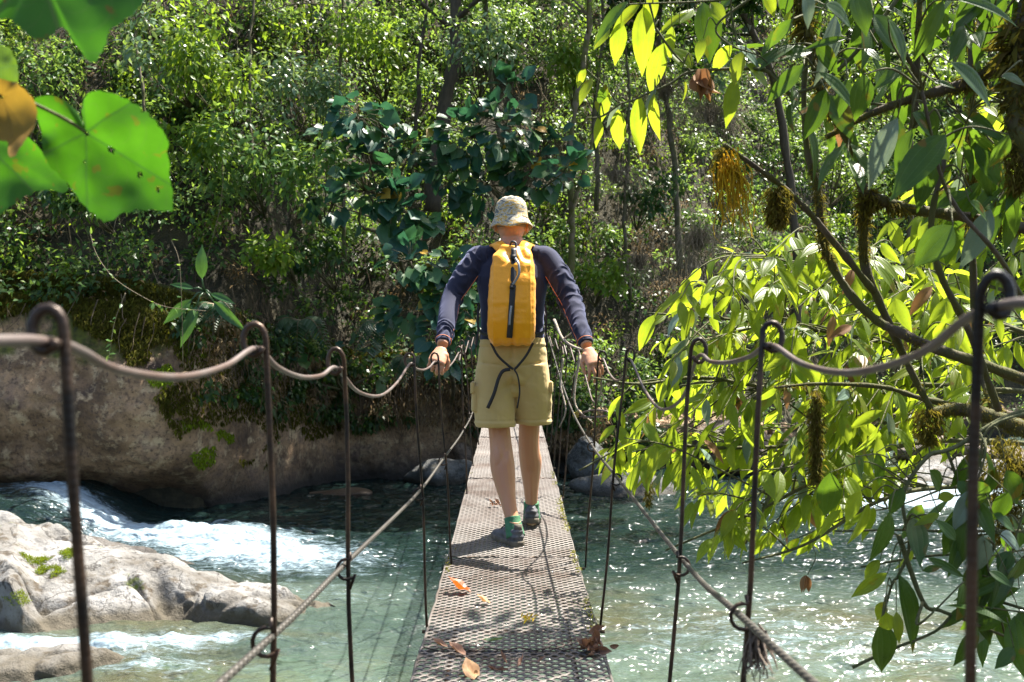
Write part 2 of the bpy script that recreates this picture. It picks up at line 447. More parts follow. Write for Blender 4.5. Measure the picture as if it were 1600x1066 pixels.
fm = math_(t, 'ADD', math_(t, 'MULTIPLY', at.outputs['Fac'], .52), math_(t, 'ADD', math_(t, 'MULTIPLY', n1, .80), math_(t, 'MULTIPLY', n2_, .70)))
fmask = ramp(t, math_(t, 'MULTIPLY', fm, .88), [(.76,(0,0,0)),(.84,(.20,.20,.20)),(.93,(.55,.55,.55)),(1.0,(.95,.95,.95))])
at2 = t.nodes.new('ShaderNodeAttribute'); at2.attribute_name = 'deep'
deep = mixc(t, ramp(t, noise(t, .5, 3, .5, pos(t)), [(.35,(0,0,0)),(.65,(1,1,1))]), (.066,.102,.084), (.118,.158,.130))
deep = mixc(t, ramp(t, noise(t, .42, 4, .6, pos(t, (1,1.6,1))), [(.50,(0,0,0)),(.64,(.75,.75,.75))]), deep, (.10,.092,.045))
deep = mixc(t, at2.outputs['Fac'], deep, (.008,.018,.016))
col = mixc(t, fmask, deep, (.25,.33,.38))
b.inputs['Base Color'].default_value = (.06,.13,.10,1)
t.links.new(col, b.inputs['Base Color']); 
rg = math_(t, 'ADD', math_(t, 'MULTIPLY', fmask, .5), .06); t.links.new(rg, b.inputs['Roughness'])
b.inputs['IOR'].default_value = 1.33
hb = noise(t, 4.5, 2.5, .6, pos(t, (1,1.5,1), (0,0,.1)), .3)
nrm = bump(t, b, hb, 1.0, .085)
tp = t.nodes.new('ShaderNodeBsdfTransparent'); tp.inputs[0].default_value = (.55,.68,.58,1)
gl = t.nodes.new('ShaderNodeBsdfGlossy'); gl.inputs['Roughness'].default_value = .06; t.links.new(nrm, gl.inputs['Normal'])
fr = t.nodes.new('ShaderNodeFresnel'); fr.inputs[0].default_value = 1.33; t.links.new(nrm, fr.inputs['Normal'])
m1 = t.nodes.new('ShaderNodeMixShader'); t.links.new(fr.outputs[0], m1.inputs[0]); t.links.new(tp.outputs[0], m1.inputs[1]); t.links.new(gl.outputs[0], m1.inputs[2])
m2 = t.nodes.new('ShaderNodeMixShader')
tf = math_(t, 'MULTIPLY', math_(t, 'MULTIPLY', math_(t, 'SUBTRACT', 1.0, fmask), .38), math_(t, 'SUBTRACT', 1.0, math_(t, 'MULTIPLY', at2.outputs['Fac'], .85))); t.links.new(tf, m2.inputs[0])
t.links.new(b.outputs[0], m2.inputs[1]); t.links.new(m1.outputs[0], m2.inputs[2]); t.links.new(m2.outputs[0], t.nodes['Material Output'].inputs[0])
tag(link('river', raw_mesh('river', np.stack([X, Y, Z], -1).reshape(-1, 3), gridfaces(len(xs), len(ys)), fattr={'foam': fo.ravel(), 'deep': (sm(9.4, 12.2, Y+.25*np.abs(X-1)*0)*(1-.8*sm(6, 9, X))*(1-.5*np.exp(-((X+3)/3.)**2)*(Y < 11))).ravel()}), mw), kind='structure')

# ================================================================ BOULDERS
def rock_mat(name, ca, cb, cc, moss=None, mossh=.6, rough=.75, wet=True):
    m, t, b = mat(name)
    c = ramp(t, noise(t, 1.6, 8, .62, pos(t)), [(.32,ca),(.5,cb),(.66,cc)])
    c = mixc(t, ramp(t, noise(t, 5.5, 7, .65, pos(t)), [(.54,(0,0,0)),(.62,(.85,.85,.85))]), c, (ca[0]*.75, ca[1]*.62, ca[2]*.4))
    c = mixc(t, ramp(t, noise(t, 22, 5, .7, pos(t)), [(.3,(.7,.7,.7)),(.42,(0,0,0))]), c, (ca[0]*.4, ca[1]*.38, ca[2]*.35))
    c = mixc(t, ramp(t, noise(t, 1.15, 5, .55, pos(t), .6), [(.488,(0,0,0)),(.5,(.85,.85,.85)),(.512,(0,0,0))]), c, (ca[0]*.25, ca[1]*.23, ca[2]*.22))
    if moss:
        g = t.nodes.new('ShaderNodeTexCoord'); s = t.nodes.new('ShaderNodeSeparateXYZ')
        c = mixc(t, ramp(t, noise(t, 2.4, 5, .6, pos(t)), [(mossh,(0,0,0)),(mossh+.06,(1,1,1))]), c, moss)
    g = t.nodes.new('ShaderNodeNewGeometry'); s = t.nodes.new('ShaderNodeSeparateXYZ'); t.links.new(g.outputs['Position'], s.inputs[0])
    wz = t.nodes.new('ShaderNodeMapRange'); t.links.new(math_(t, 'ADD', s.outputs[2], math_(t, 'MULTIPLY', noise(t, 4, 3, .5, pos(t)), .12)), wz.inputs[0]); wz.inputs[1].default_value = ZW+.12; wz.inputs[2].default_value = ZW+.24
    if wet: c = mixc(t, wz.outputs[0], (cb[0]*.42, cb[1]*.36, cb[2]*.25), c)
    t.links.new(c, b.inputs['Base Color']); b.inputs['Roughness'].default_value = rough
    bump(t, b, noise(t, 7, 9, .7, pos(t)), 1.0, .06); return m
def boulder(name, c, dims, rz=0, seed=0, facets=16, ns=.16, m=None, lobes=(), res=6, **k):
    mb = bpy.data.meshes.new(name)
    import bmesh
    bm = bmesh.new(); bmesh.ops.create_icosphere(bm, subdivisions=res, radius=1); bm.to_mesh(mb); bm.free()
    d = unit(vco(mb)); r = np.ones(len(d)); rr = np.random.RandomState(seed)
    inv = np.zeros(len(d)); kk = 14
    for i in range(facets):
        n = unit(rr.normal(size=3)); h = rr.uniform(.58, .92); dn = d@n
        inv += np.where(dn > .05, (np.maximum(dn, 0)/h)**kk, 0)
    r = 1/(1+inv)**(1/kk)
    V = d*r[:, None]*np.array(dims)
    q = V+seed*7.1
    V += d*(ns*1.3*fbm(q*1.1, 4)+ns*.6*fbm(q*3.4, 4)+ns*.25*fbm(q*11, 3)-ns*.5*np.exp(-(vnoise(q*1.7)/.07)**2))[:, None]*min(dims)*1.3
    cs, sn = math.cos(rz), math.sin(rz); V = np.stack([V[:,0]*cs-V[:,1]*sn, V[:,0]*sn+V[:,1]*cs, V[:,2]], 1)+np.array(c)
    setco(mb, V)
    return tag(link(name, mb, m), **k)
m_pale = rock_mat('pale_boulder', (.075,.062,.045), (.185,.18,.168), (.32,.312,.298), moss=(.11,.14,.01), mossh=.64)
m_dark = rock_mat('wet_dark_rock', (.045,.038,.03), (.075,.065,.055), (.11,.10,.09), rough=.45)
m_blue = rock_mat('grey_boulder', (.05,.05,.046), (.09,.093,.088), (.16,.165,.16))
m_brown = rock_mat('brown_rock', (.06,.04,.025), (.12,.08,.05), (.18,.13,.09), rough=.5)
# long pale slab with its broken right end
def slab_mesh():
    n1_, n2s = 420, 200
    # spine in x with crest height, front and back waterline
    xs = np.linspace(-7.6, -1.78, n1_)
    crest = np.interp(xs, [-7.6,-6.4,-5.2,-4.5,-3.6,-3.3,-3.0,-2.7,-2.3,-1.98,-1.78], [.90,.84,.70,.60,.40,.28,.24,.22,.20,.10,-.15])
    yf = np.interp(xs, [-7.6,-5.6,-5.0,-4.5,-3.8,-3.1,-2.9,-2.5,-2.1,-1.78], [9.6,9.9,9.3,9.0,9.25,9.55,9.35,9.5,9.7,9.95])
    yk = np.interp(xs, [-7.6,-5,-3.6,-2.6,-1.9,-1.78], [12.6,12.2,11.4,10.7,10.25,10.05])
    s = np.linspace(0, 1, n2s); Xg, Sg = np.meshgrid(xs, s)
    yfg = np.broadcast_to(yf, Xg.shape); ykg = np.broadcast_to(yk, Xg.shape); cg = np.broadcast_to(crest, Xg.shape)
    Yg = yfg+(ykg-yfg)*Sg
    prof = np.interp(Sg, [0,.06,.18,.42,.60,.8,1], [-.9,-.15,.42,.90,1.0,.5,-1.1])
    Zg = ZW+np.where(prof > 0, cg*prof, prof*.4)
    # dark steep face at the left front
    lf = 1-sm(-4.80, -4.30, Xg+ (Sg-.1)*1.9)
    Zg = np.where(lf > 0, Zg*(1-lf)+lf*(ZW+cg*np.interp(Sg, [0,.03,.06,.13,.3,.6,.8,1], [-.3,-.1,.70,.88,.97,1,.5,-1])), Zg)
    p = np.stack([Xg, Yg, Zg], -1)
    Zg = Zg+.16*fbm(p*.9, 4)+.05*fbm(p*3.3, 4)+.022*fbm(p*11, 3)-.09*np.exp(-(vnoise(p*[1.3,1.3,1])/.04)**2)
    # crack / step at the broken end
    e = Xg-(-3.42+(Sg-.2)*-1.15); st = np.exp(-(e/.10)**2)*np.clip(1-abs(Sg-.22)/.26, 0, 1)
    Zg -= .20*st
    Yg += .25*np.clip(1-abs(e-.12)/.25, 0, 1)*np.clip(1-Sg/.35, 0, 1)
    return np.stack([Xg, Yg, Zg], -1).reshape(-1, 3), gridfaces(n1_, n2s)
V, Fc = slab_mesh(); SLABV = V
tag(link('boulder', raw_mesh('boulder', V, Fc), m_pale), 'long pale sunlit slab boulder with green moss in the river at the left', 'boulder')
boulder('boulder', (-2.75, 9.80, ZW-.02), (.72, .42, .30), -.12, 31, facets=12, ns=.2, m=m_pale, label='pale broken block at the river end of the long slab', cat='boulder')
boulder('boulder', (-6.6, 12.6, ZW-.10), (3.4, .75, .55), -.22, 3, ns=.12, m=m_dark, label='dark wet rock ridge behind the long pale slab, beside the foaming chute', cat='boulder')
boulder('boulder', (-3.95, 8.25, ZW-.12), (.85, .42, .36), .25, 21, ns=.14, m=m_pale, label='small pale pointed boulder in white water below the long slab', cat='boulder')
boulder('boulder', (-5.05, 8.5, ZW-.02), (.45, .5, .34), .2, 5, ns=.12, m=m_brown, res=5, label='reddish brown wet rock at the left edge under the pale slab', cat='boulder')
boulder('boulder', (-5.0, 7.95, ZW-.02), (.5, .35, .3), .8, 8, ns=.12, m=m_brown, res=5, label='brown rock in the bottom left corner beside foam', cat='boulder')
boulder('boulder', (-1.35, 19.0, ZW+.1), (.95, .6, .5), .1, 11, ns=.1, m=m_blue, label='blue grey rounded boulder at the waterline left of the walking man', cat='boulder')
boulder('boulder', (-1.0, 19.9, ZW+.45), (.32, .3, .28), .1, 12, ns=.1, m=m_brown, res=4, label='small brown rock resting on the blue grey boulder', cat='boulder')
boulder('boulder', (2.0, 17.6, ZW+.02), (1.25, .6, .34), .05, 14, ns=.1, m=m_blue, label='low flat grey boulder at the waterline right of the deck', cat='boulder')
boulder('boulder', (1.5, 19.5, ZW+.35), (.5, .5, .5), .3, 15, ns=.1, m=m_blue, label='tall shaded grey boulder behind the right rods', cat='boulder')
boulder('boulder', (4.6, 20.6, ZW+.25), (1.5, .9, .8), .1, 16, ns=.12, m=m_brown, label='brown shaded boulder on the far bank behind the lime leaves', cat='boulder')
boulder('boulder', (8.6, 19.0, ZW+.1), (1.5, .6, .5), .0, 17, ns=.12, m=m_pale, label='pale sunlit boulder among the right hand rapids', cat='boulder')
boulder('boulder', (7.0, 18.2, ZW+.0), (.9, .45, .35), .2, 18, ns=.12, m=m_pale, label='smaller pale boulder left of the sunlit one in the rapids', cat='boulder')
boulder('boulder', (10.2, 22.5, ZW+.1), (1.8, .8, .6), .0, 19, ns=.12, m=m_brown, label='brown boulder at the upstream end of the right hand water', cat='boulder')
boulder('boulder', (-3.1, 17.6, ZW-.02), (.7, .3, .16), .0, 22, ns=.12, m=m_brown, res=5, label='low tan rock just awash beneath the far cliff', cat='boulder')
# ================================================================ BACKGROUND VEGETATION
def clumps_on_hill(n, zlo, zhi, xlo=-15, xhi=20, off=(.05,.8), seed=1):
    rr = np.random.RandomState(seed)
    x = rr.uniform(xlo, xhi, n); u = rr.rand(n)
    z = ZW+cliffh(x)+zlo+(zhi-zlo)*u
    p = hill_pt(x, z); o = rr.uniform(off[0], off[1], n)**1.0
    p[:, 1] -= o*.9; p[:, 2] += o*.35
    return p, rr
def shell(rr, c, r, k, flat=.75):
    """k points in the outer shell of every clump"""
    n = len(c); d = unit(rr.normal(size=(n*k, 3))); d[:, 1] = np.where(d[:, 1] > .5, -d[:, 1], d[:, 1]); rad = np.repeat(r, k)*(rr.rand(n*k)**.45)
    q = np.repeat(c, k, 0)+d*rad[:, None]*np.array([1, .8, flat]); return q, d
def inview(q, pad=1.25):
    px = 800+q[:, 0]/np.maximum(q[:, 1], .1)*F; py = 533-(q[:, 2]-CAMZ)/np.maximum(q[:, 1], .1)*F
    return (abs(px-800) < 800*pad) & (abs(py-533) < 533*pad)
m_leaf_a = leaf_mat('small_leaves', [(.045,.115,.028),(.07,.155,.035),(.10,.19,.05),(.055,.13,.045),(.125,.19,.045)], (.46,.72,.10), .42, .40, spec=.3)
m_leaf_b = leaf_mat('dark_leaves', [(.016,.05,.012),(.03,.075,.014),(.05,.09,.016)], (.15,.32,.02), .3, .38, spec=.3)
m_leaf_y = leaf_mat('yellow_green_leaves', [(.09,.17,.018),(.12,.20,.02),(.07,.14,.018),(.16,.19,.02)], (.48,.76,.05), .48, .42, spec=.3)
m_dry = leaf_mat('dry_leaves', [(.14,.09,.04),(.22,.15,.07),(.08,.05,.022),(.26,.20,.11)], (.3,.2,.08), .2, .8, spec=.1)

def undergrowth(name, n, per, size, rad, zlo, zhi, m, seed, dens=None, T=TINY, off=(.05,.8), droop=.35, wr=(.38,.6), xr=(-15,21), tilt=.5):
    c, rr = clumps_on_hill(n, zlo, zhi, xr[0], xr[1], off, seed)
    k = inview(c, 1.18); c = c[k]
    if dens is not None:
        v = dens(c); k = rr.rand(len(c)) < v; c = c[k]
    r = rr.uniform(rad[0], rad[1], len(c)); q, d = shell(rr, c, r, per)
    k = inview(q, 1.08); q = q[k]; d = d[k]; n_ = len(q)
    D = unit(d*.6+rr.normal(size=(n_, 3))*.7-np.array([0,0,droop])); N = unit(np.array([0,-tilt,1.])+d*.5+rr.normal(size=(n_, 3))*.45)
    me = leaf_mesh(name, q, D, N, rr.uniform(size[0], size[1], n_), rr.uniform(wr[0], wr[1], n_), T)
    return tag(link(name, me, m, smooth=False), kind='stuff')
def pxy(c): return 800+c[:,0]/c[:,1]*F, 533-(c[:,2]-CAMZ)/c[:,1]*F
def shade_band(px, py): return 1-.88*np.exp(-((px-1060)/150)**2-((py-370)/230)**2)
def dens_main(c):
    px, py = pxy(c); n = fbm(c*.55+11, 3)
    v = .50+n*2.2
    v *= shade_band(px, py)
    v *= np.where((py > 400) & (px < 470), .35, 1)
    v *= 1-.5*np.exp(-((px-600)/130)**2-((py-470)/110)**2)
    v *= 1-.75*np.exp(-((px-690)/45)**2-((py-130)/120)**2)
    v *= 1-.7*sm(380, 480, py)*sm(900, 980, px)
    return np.clip(v, .06, 1)
undergrowth('undergrowth', 4200, 80, (.07,.16), (.25,.65), -.1, 16, m_leaf_a, 1, dens_main, tilt=.3)
undergrowth('undergrowth', 2300, 60, (.07,.14), (.2,.5), .2, 16, m_leaf_y, 2, lambda c: shade_band(*pxy(c))*(1-.6*sm(330, 450, pxy(c)[1]))*np.clip(.30+fbm(c*.5+31, 3)*2.2+.35*np.exp(-((pxy(c)[0]-330)/170)**2-((pxy(c)[1]-110)/110)**2), 0, 1))
undergrowth('undergrowth', 3000, 60, (.07,.15), (.25,.55), -.25, 16, m_leaf_b, 3, lambda c: np.clip(.5+fbm(c*.5+51, 3)*1.5, .05, 1), off=(.0,.5))
undergrowth('leaf_litter', 2200, 60, (.05,.13), (.2,.5), -.35, 16, m_dry, 4, lambda c: np.clip(.12+fbm(c*.6+71, 3)*1.3+.6*np.exp(-((pxy(c)[0]-1010)/160)**2-((pxy(c)[1]-300)/260)**2)+.5*np.exp(-((pxy(c)[0]-450)/200)**2-((pxy(c)[1]-400)/70)**2)+.5*np.exp(-((pxy(c)[0]-60)/150)**2-((pxy(c)[1]-350)/40)**2), 0, 1), off=(.0,.35), wr=(.15,.4))

undergrowth('undergrowth', 420, 60, (.07,.16), (.15,.35), -1.15, .3, m_leaf_b, 5, lambda c: np.clip(.55+fbm(c*.9+21, 3)*2, 0, 1), off=(.1,.45), xr=(-5.0,3), droop=.8)
undergrowth('leaf_litter', 260, 50, (.06,.15), (.12,.3), -1.1, .2, m_dry, 6, lambda c: np.clip(.4+fbm(c*.9+41, 3)*2, 0, 1), off=(.1,.4), xr=(-5.0,2), droop=1.2, wr=(.12,.3))
# thin stems, dry stalks and hanging roots
m_stalk = plain('dry_stalk', (.13,.095,.05), .8, var=(.26,.21,.13), sc=5)
m_root = plain('hanging_root', (.045,.032,.018), .9, var=(.12,.085,.045), sc=5)
def ribbons(name, base, tip, r0, sag, m, seg=5, n=6):
    """many thin tapered stalks as 3-sided tubes"""
    k = len(base); t = np.linspace(0, 1, n)[None, :, None]
    L = np.linalg.norm(tip-base, axis=1)[:, None, None]
    w_ = R.normal(size=(k, 1, 3))*.10*L; w2 = R.normal(size=(k, 1, 3))*.05*L
    C = base[:, None]*(1-t)+tip[:, None]*t+w_*np.sin(t*math.pi)+w2*np.sin(t*math.pi*2)
    C[..., 2] += (sag*np.ones(k))[:, None]*4*(t*(1-t))[..., 0]
    a = np.arange(3)*2*math.pi/3; rad = (np.broadcast_to(r0, (k,))[:, None]*(1-.75*t[0, :, 0])[None])
    V = C[:, :, None, :]+rad[:, :, None, None]*np.stack([np.cos(a), np.sin(a), 0*a], 1)[None, None]
    idx = np.arange(k)[:, None, None]*(n*3)+np.arange(n-1)[None, :, None]*3
    j = np.arange(3)[None, None]; q = (np.arange(3)+1) % 3
    Fq = np.stack([idx+j, idx+q, idx+3+q, idx+3+j], -1).reshape(-1, 4)
    return raw_mesh(name, V.reshape(-1, 3), Fq)
c, rr = clumps_on_hill(3200, -.2, 12, -14, 14, (.0,.9), 9); k = inview(c, 1.1); c = c[k]
px_, py_ = pxy(c); dn = .2+fbm(c*.5+91, 3)*1.2+.8*np.exp(-((px_-1010)/170)**2-((py_-280)/260)**2); c = c[rr.rand(len(c)) < dn]
tip = c+np.stack([rr.normal(size=len(c))*.35, -rr.rand(len(c))*.4, rr.uniform(.5,1.8,len(c))], 1)
tag(link('dry_stalks', ribbons('stalks', c-np.array([0,-.5,.4]), tip, rr.uniform(.004,.012,len(c)), rr.uniform(-.1,.25,len(c)), m_stalk), m_stalk), kind='stuff')
# roots and creepers hanging down the face of the cliff
n = 900; x = R.uniform(-8.5, 6, n); x = np.where(R.rand(n) < .7, R.uniform(-4.9, -.6, n), x); z = ZW+cliffh(x)+R.uniform(-.3, .9, n)
b0 = hill_pt(x, z)-np.array([0,.35,0]); ln = R.uniform(.3, 1.7, n)*np.where(x < -5, .45, 1)
t0 = b0+np.stack([R.normal(size=n)*.18, -R.rand(n)*.3, -ln], 1)
tag(link('hanging_roots', ribbons('roots', b0, t0, R.uniform(.004,.013,n), -.05, m_root), m_root), kind='stuff')
# moss cushions on the cliff
m_moss = leaf_mat('moss_tufts', [(.035,.038,.006),(.06,.06,.008),(.10,.10,.012),(.05,.04,.01)], (.35,.38,.02), .3, .9, spec=.1)
n = 52000; x = R.uniform(-9, -1.6, n); u = R.rand(n)
lo = np.interp(x, [-9,-7,-6,-5.3,-4.8,-4.2,-3.6,-2.5,-1.6], [3.2,3.05,2.7,1.8,.7,.5,.9,1.4,1.6]); z = ZW+lo+(cliffh(x)+.4-lo)*u
k = (fbm(np.stack([x, z*0, z], -1)*1.7, 4)+.5*(u-.35) > -.06); x, z = x[k], z[k]
q = np.stack([x, hill_y(x, np.minimum(z, ZW+cliffh(x)+.1), False), z], -1); q[:, 1] += .34*fbm(q*[.55,.5,.7], 3)+.10*fbm(q*2.3, 4)-.03+R.uniform(-.08,.03,len(q))
me = leaf_mesh('moss', q, np.array([0,-.35,-1])+R.normal(size=(len(q), 3))*.4, np.array([0,-1,.5])+R.normal(size=(len(q), 3))*.5, R.uniform(.04,.11,len(q)), R.uniform(.2,.4,len(q)))
tag(link('moss', me, m_moss, smooth=False), kind='stuff')

# ---------------------------------------------------------------- standing trees of the slope
m_bark = bark('mossy_bark', (.10,.075,.045), (.20,.16,.10), moss=(.085,.085,.015))
m_bark2 = bark('dark_bark', (.035,.027,.018), (.08,.062,.04))
m_bark3 = bark('pale_bark', (.07,.055,.035), (.14,.115,.075), moss=(.06,.06,.015))
def tree(pts, rad, label, mb=m_bark, fork=None, crown=(2.4, 700), lm=m_leaf_a, cz=0, seed=0, kind='tree', low=0, lsize=(.08,.17)):
    """pts: picture x, picture y, distance down the trunk; continues up out of sight to the crown"""
    rr = np.random.RandomState(seed+100)
    W = np.array([P(*p) for p in pts]); base = W[0].copy()
    top = W[-1]+np.array([rr.normal()*.3, .3, 3.0+cz]); W = np.vstack([W, top])
    root = empty('tree', tuple(base), label=label, cat='tree', group='trees on the far slope')
    s = spline(W, 8); s[2:, :] += np.cumsum(rr.normal(size=(len(s)-2, 3))*[.022,.015,0], axis=0); tb = MB(); r = np.linspace(rad, rad*.45, len(s)); r = r*(1+.12*rr.normal(size=len(s)))
    tb.tube(s, r, 10)
    tips = []
    if fork is not None:
        f = spline([P(*p) for p in fork], 6); tb.tube(f, np.linspace(rad*.6, rad*.25, len(f)), 7)
    for i in range(9):
        a = rr.uniform(.55, 1.0); b0 = s[int(a*(len(s)-1))]; an = rr.uniform(0, 2*math.pi); L = crown[0]*rr.uniform(.5,1)
        e = b0+np.array([math.cos(an)*L, math.sin(an)*L*.8, rr.uniform(.2, 1.2)*L*.6]); m_ = (b0+e)/2+rr.normal(size=3)*.15+np.array([0,0,.2])
        q = spline([b0, m_, e], 5); tb.tube(q, np.linspace(rad*.35, .012, len(q)), 6); tips += [m_, e, (m_+e)/2]
    tb.build('trunk', mb, root)
    tips = np.array(tips); c = np.repeat(tips, 3, 0)+rr.normal(size=(len(tips)*3, 3))*.5
    per = crown[1]//len(c); q, d = shell(rr, c, rr.uniform(.3,.75,len(c)), per)
    D = unit(d*.5+rr.normal(size=(len(q), 3))*.6-[0,0,.4]); N = unit(np.array([0,0,1.])+rr.normal(size=(len(q), 3))*.5)
    link('crown', leaf_mesh('crown', q, D, N, rr.uniform(lsize[0], lsize[1], len(q)), rr.uniform(.4,.6,len(q))), lm, root, smooth=False)
    return root
tree([(893,500,18.5),(890,440,18.5),(889,330,18.5),(886,180,18.5),(899,40,18.5),(903,-60,18.7)], .075, 'mossy forked tree trunk rising right of the walking man\'s hat', fork=[(888,350,18.5),(905,290,18.3),(922,235,18.2),(930,190,18.2)], seed=1)
tree([(932,330,20),(930,200,20),(938,60,20),(940,-60,20.2)], .055, 'thin brown trunk between the mossy forked tree and the hanging leaf spray', mb=m_bark3, seed=2, lm=m_leaf_y)
tree([(676,330,19.5),(684,200,19.5),(702,90,19.7),(712,-40,20)], .17, 'dark leaning trunk in deep shade above the blue green shrub', mb=m_bark2, seed=3, crown=(3.2,3400))
tree([(540,420,18.5),(534,250,18.8),(530,150,19),(536,-40,19.5)], .04, 'slender pale stem in the thicket left of the dark leaning trunk', mb=m_bark3, seed=4, lm=m_leaf_y)
tree([(648,260,20),(650,110,20.5),(655,-40,21)], .045, 'slender dark stem close left of the dark leaning trunk', mb=m_bark2, seed=5)
tree([(790,260,20.5),(775,120,21),(768,-60,21.5)], .07, 'mid brown trunk above and left of the walking man\'s hat', mb=m_bark3, seed=6)
tree([(1062,420,20.5),(1058,240,20.8),(1040,90,21),(1046,-60,21.5)], .07, 'grey trunk hung with dry stalks behind the leaf spray', mb=m_bark3, seed=7, lm=m_leaf_b, crown=(3.4, 7000), lsize=(.16,.3))  # its unseen crown is made extra dense to shade the hill
tree([(985,470,19.5),(978,330,19.5),(982,180,19.8),(970,60,20),(972,-60,20)], .035, 'thin dry stem left of the grey trunk', mb=m_bark3, seed=8, lm=m_dry)
tree([(1420,430,23),(1428,240,23.5),(1445,60,24),(1440,-60,24)], .08, 'trunk on the far slope seen through the mossy boughs', mb=m_bark3, seed=10, lm=m_leaf_y)
tree([(212,330,17),(225,180,17.3),(215,60,17.6),(228,-60,18)], .035, 'thin stem in the sunlit thicket right of the large heart leaf', mb=m_bark3, seed=11, lm=m_leaf_y)
tree([(400,300,17.5),(392,160,18),(398,-60,18.5)], .03, 'thin stem in the sunlit thicket between heart leaf and slender pale stem', mb=m_bark3, seed=12)

tree([(1245,520,22.5),(1238,330,22),(1200,120,21.5),(1120,-60,20.5)], .11, 'added shade tree with a stout trunk leaning left on the far slope behind the diagonal branch', mb=m_bark2, seed=21, crown=(4.2,5200), lm=m_leaf_b, cz=.4, lsize=(.16,.3))  # tree added so that its dense crown, out of view, shades the water
# ---------------------------------------------------------------- blue green broad leaved shrubs in the shade
m_broad = leaf_mat('blue_green_leaves', [(.02,.075,.055),(.03,.095,.07),(.02,.07,.03),(.05,.13,.05),(.04,.11,.02)], (.07,.26,.10), .28, .4, veins='radial')
m_yel = leaf_mat('yellowing_leaves', [(.45,.30,.03),(.40,.22,.03),(.30,.28,.04)], (.7,.5,.04), .35, .5)
def broad_shrub(cl, d, n, label, seed, yellow=5, size=(.17,.36)):
    """cl: clusters (px, py, radius px)"""
    rr = np.random.RandomState(seed); cs = np.array([P(a, b_, d+rr.uniform(-.5,.5)) for a, b_, _ in cl]); rd = np.array([c_[2]*d/F for c_ in cl])
    lowp = cs[:, 2].argmin(); base = np.array([cs[:, 0].mean(), d+1.1, cs[:, 2].min()-1.0]); base[1] = float(hill_y(base[0], max(base[2], ZW+1.5)))-.1
    root = empty('broad_leaved_shrub', tuple(base), label=label, cat='shrub', group='broad leaved shrubs on the far slope')
    tb = MB()
    O = []; D = []; Nn = []
    hub = base*.45+cs.mean(0)*.55
    tb.tube(spline([base, (base+hub)/2+[.1,.1,0], hub], 5), .04, 7)
    for c_, r_ in zip(cs, rd):
        q = spline([hub, (hub+c_)/2+rr.normal(size=3)*.15, c_], 5); tb.tube(q, np.linspace(.028,.012,len(q)), 6)
        kk = max(4, int(n*r_*r_/np.sum(rd**2)))
        for i in range(kk):
            v = unit(rr.normal(size=3)); v[1] = -abs(v[1])*.8; p = c_+v*r_*np.array([1,.6,.85])*rr.uniform(.35,1)**.6
            q = np.array([c_, (c_+p)/2+[0,0,.05], p]); tb.tube(q, [.007,.005,.004], 4)
            O.append(p); dd = v+np.array([0,-.4,-.55])+rr.normal(size=3)*.25; D.append(dd); Nn.append(np.array([0,-.65,.9])+rr.normal(size=3)*.55)
    tb.build('stem', m_bark3, root)
    O = np.array(O); D = np.array(D); Nn = np.array(Nn); L = rr.uniform(size[0], size[1], len(O)); k = rr.permutation(len(O)); y = k[:yellow]; g = k[yellow:]
    link('crown', leaf_mesh('crown', O[g], D[g], Nn[g], L[g], rr.uniform(.8,1.0,len(g)), BROAD), m_broad, root)
    if yellow: link('yellow_leaves', leaf_mesh('yellow', O[y], D[y], Nn[y], L[y]*.9, .8, BROAD), m_yel, root)
broad_shrub([(560,185,45),(600,205,50),(530,215,35),(640,240,35),(570,300,60),(620,320,50),(520,320,35),(650,350,45)], 16.6, 210, 'blue green broad leaved shrub left of the man, spreading flat leaf tiers', 31, 3)
broad_shrub([(800,150,40),(790,200,60),(740,215,60),(850,230,45),(700,260,50),(830,270,50),(880,270,35),(760,290,60)], 16.9, 260, 'tall blue green broad leaved shrub directly above the man\'s hat', 32, 8)
broad_shrub([(640,410,45),(690,420,45),(655,470,50),(710,470,45),(620,500,35),(700,520,50),(740,500,35),(690,560,35)], 15.8, 190, 'low blue green broad leaved shrub with yellow leaves beside the man\'s left arm', 33, 12, (.16,.30))
broad_shrub([(450,560,35),(500,540,30),(560,555,35),(600,590,30)], 18.4, 26, 'small dark broad leaved shrub hanging over the cliff edge', 34, 0, (.16,.3))

# ---------------------------------------------------------------- ferns, long leaved plants, dry tussocks, trailing vines
m_fern = leaf_mat('fern_green', [(.03,.075,.03),(.05,.10,.04),(.09,.14,.09)], (.15,.3,.06), .25, .35)
def fern(px, py, d, L, label, seed, m=m_fern, n=7, fan=(-2.6,-.5), name='fern', group='ferns on the cliff'):
    rr = np.random.RandomState(seed); base = P(px, py, d); O, D, N, LL = [], [], [], []; tb = MB(); 
    root = empty(name, tuple(base), label=label, cat='fern', group=group)
    for i in range(n):
        a = fan[0]+(fan[1]-fan[0])*(i+.5)/n+rr.normal()*.1; l = L*rr.uniform(.7,1.1)
        e = base+np.array([math.cos(a)*l, -.35*l, math.sin(a)*l*.8]); m_ = (base+e)/2+np.array([0,-.15*l,.28*l])
        q = spline([base, m_, e], 9); tb.tube(q, np.linspace(.008,.002,len(q)), 4); T_ = unit(np.gradient(q, axis=0))
        side = unit(np.cross(T_, [0,-.6,.8]))
        for j in range(2, len(q)):
            pl = l*.26*math.sin(math.pi*(j+1.5)/(len(q)+2))
            for s_ in (-1, 1):
                O.append(q[j]); D.append(side[j]*s_+T_[j]*.35-np.array([0,0,.15])); N.append([0,-.6,.9]); LL.append(pl)
    tb.build('stem', m_stalk, root)
    link('fronds', leaf_mesh('fronds', O, D, N, np.array(LL), .24, LONG2), m, root)
fern(595,505,17.6,.85,'fern with one pale glossy frond under the broad leaves', 41)
fern(470,500,17.8,.8,'dark fern on the cliff lip between cliff rods', 42)
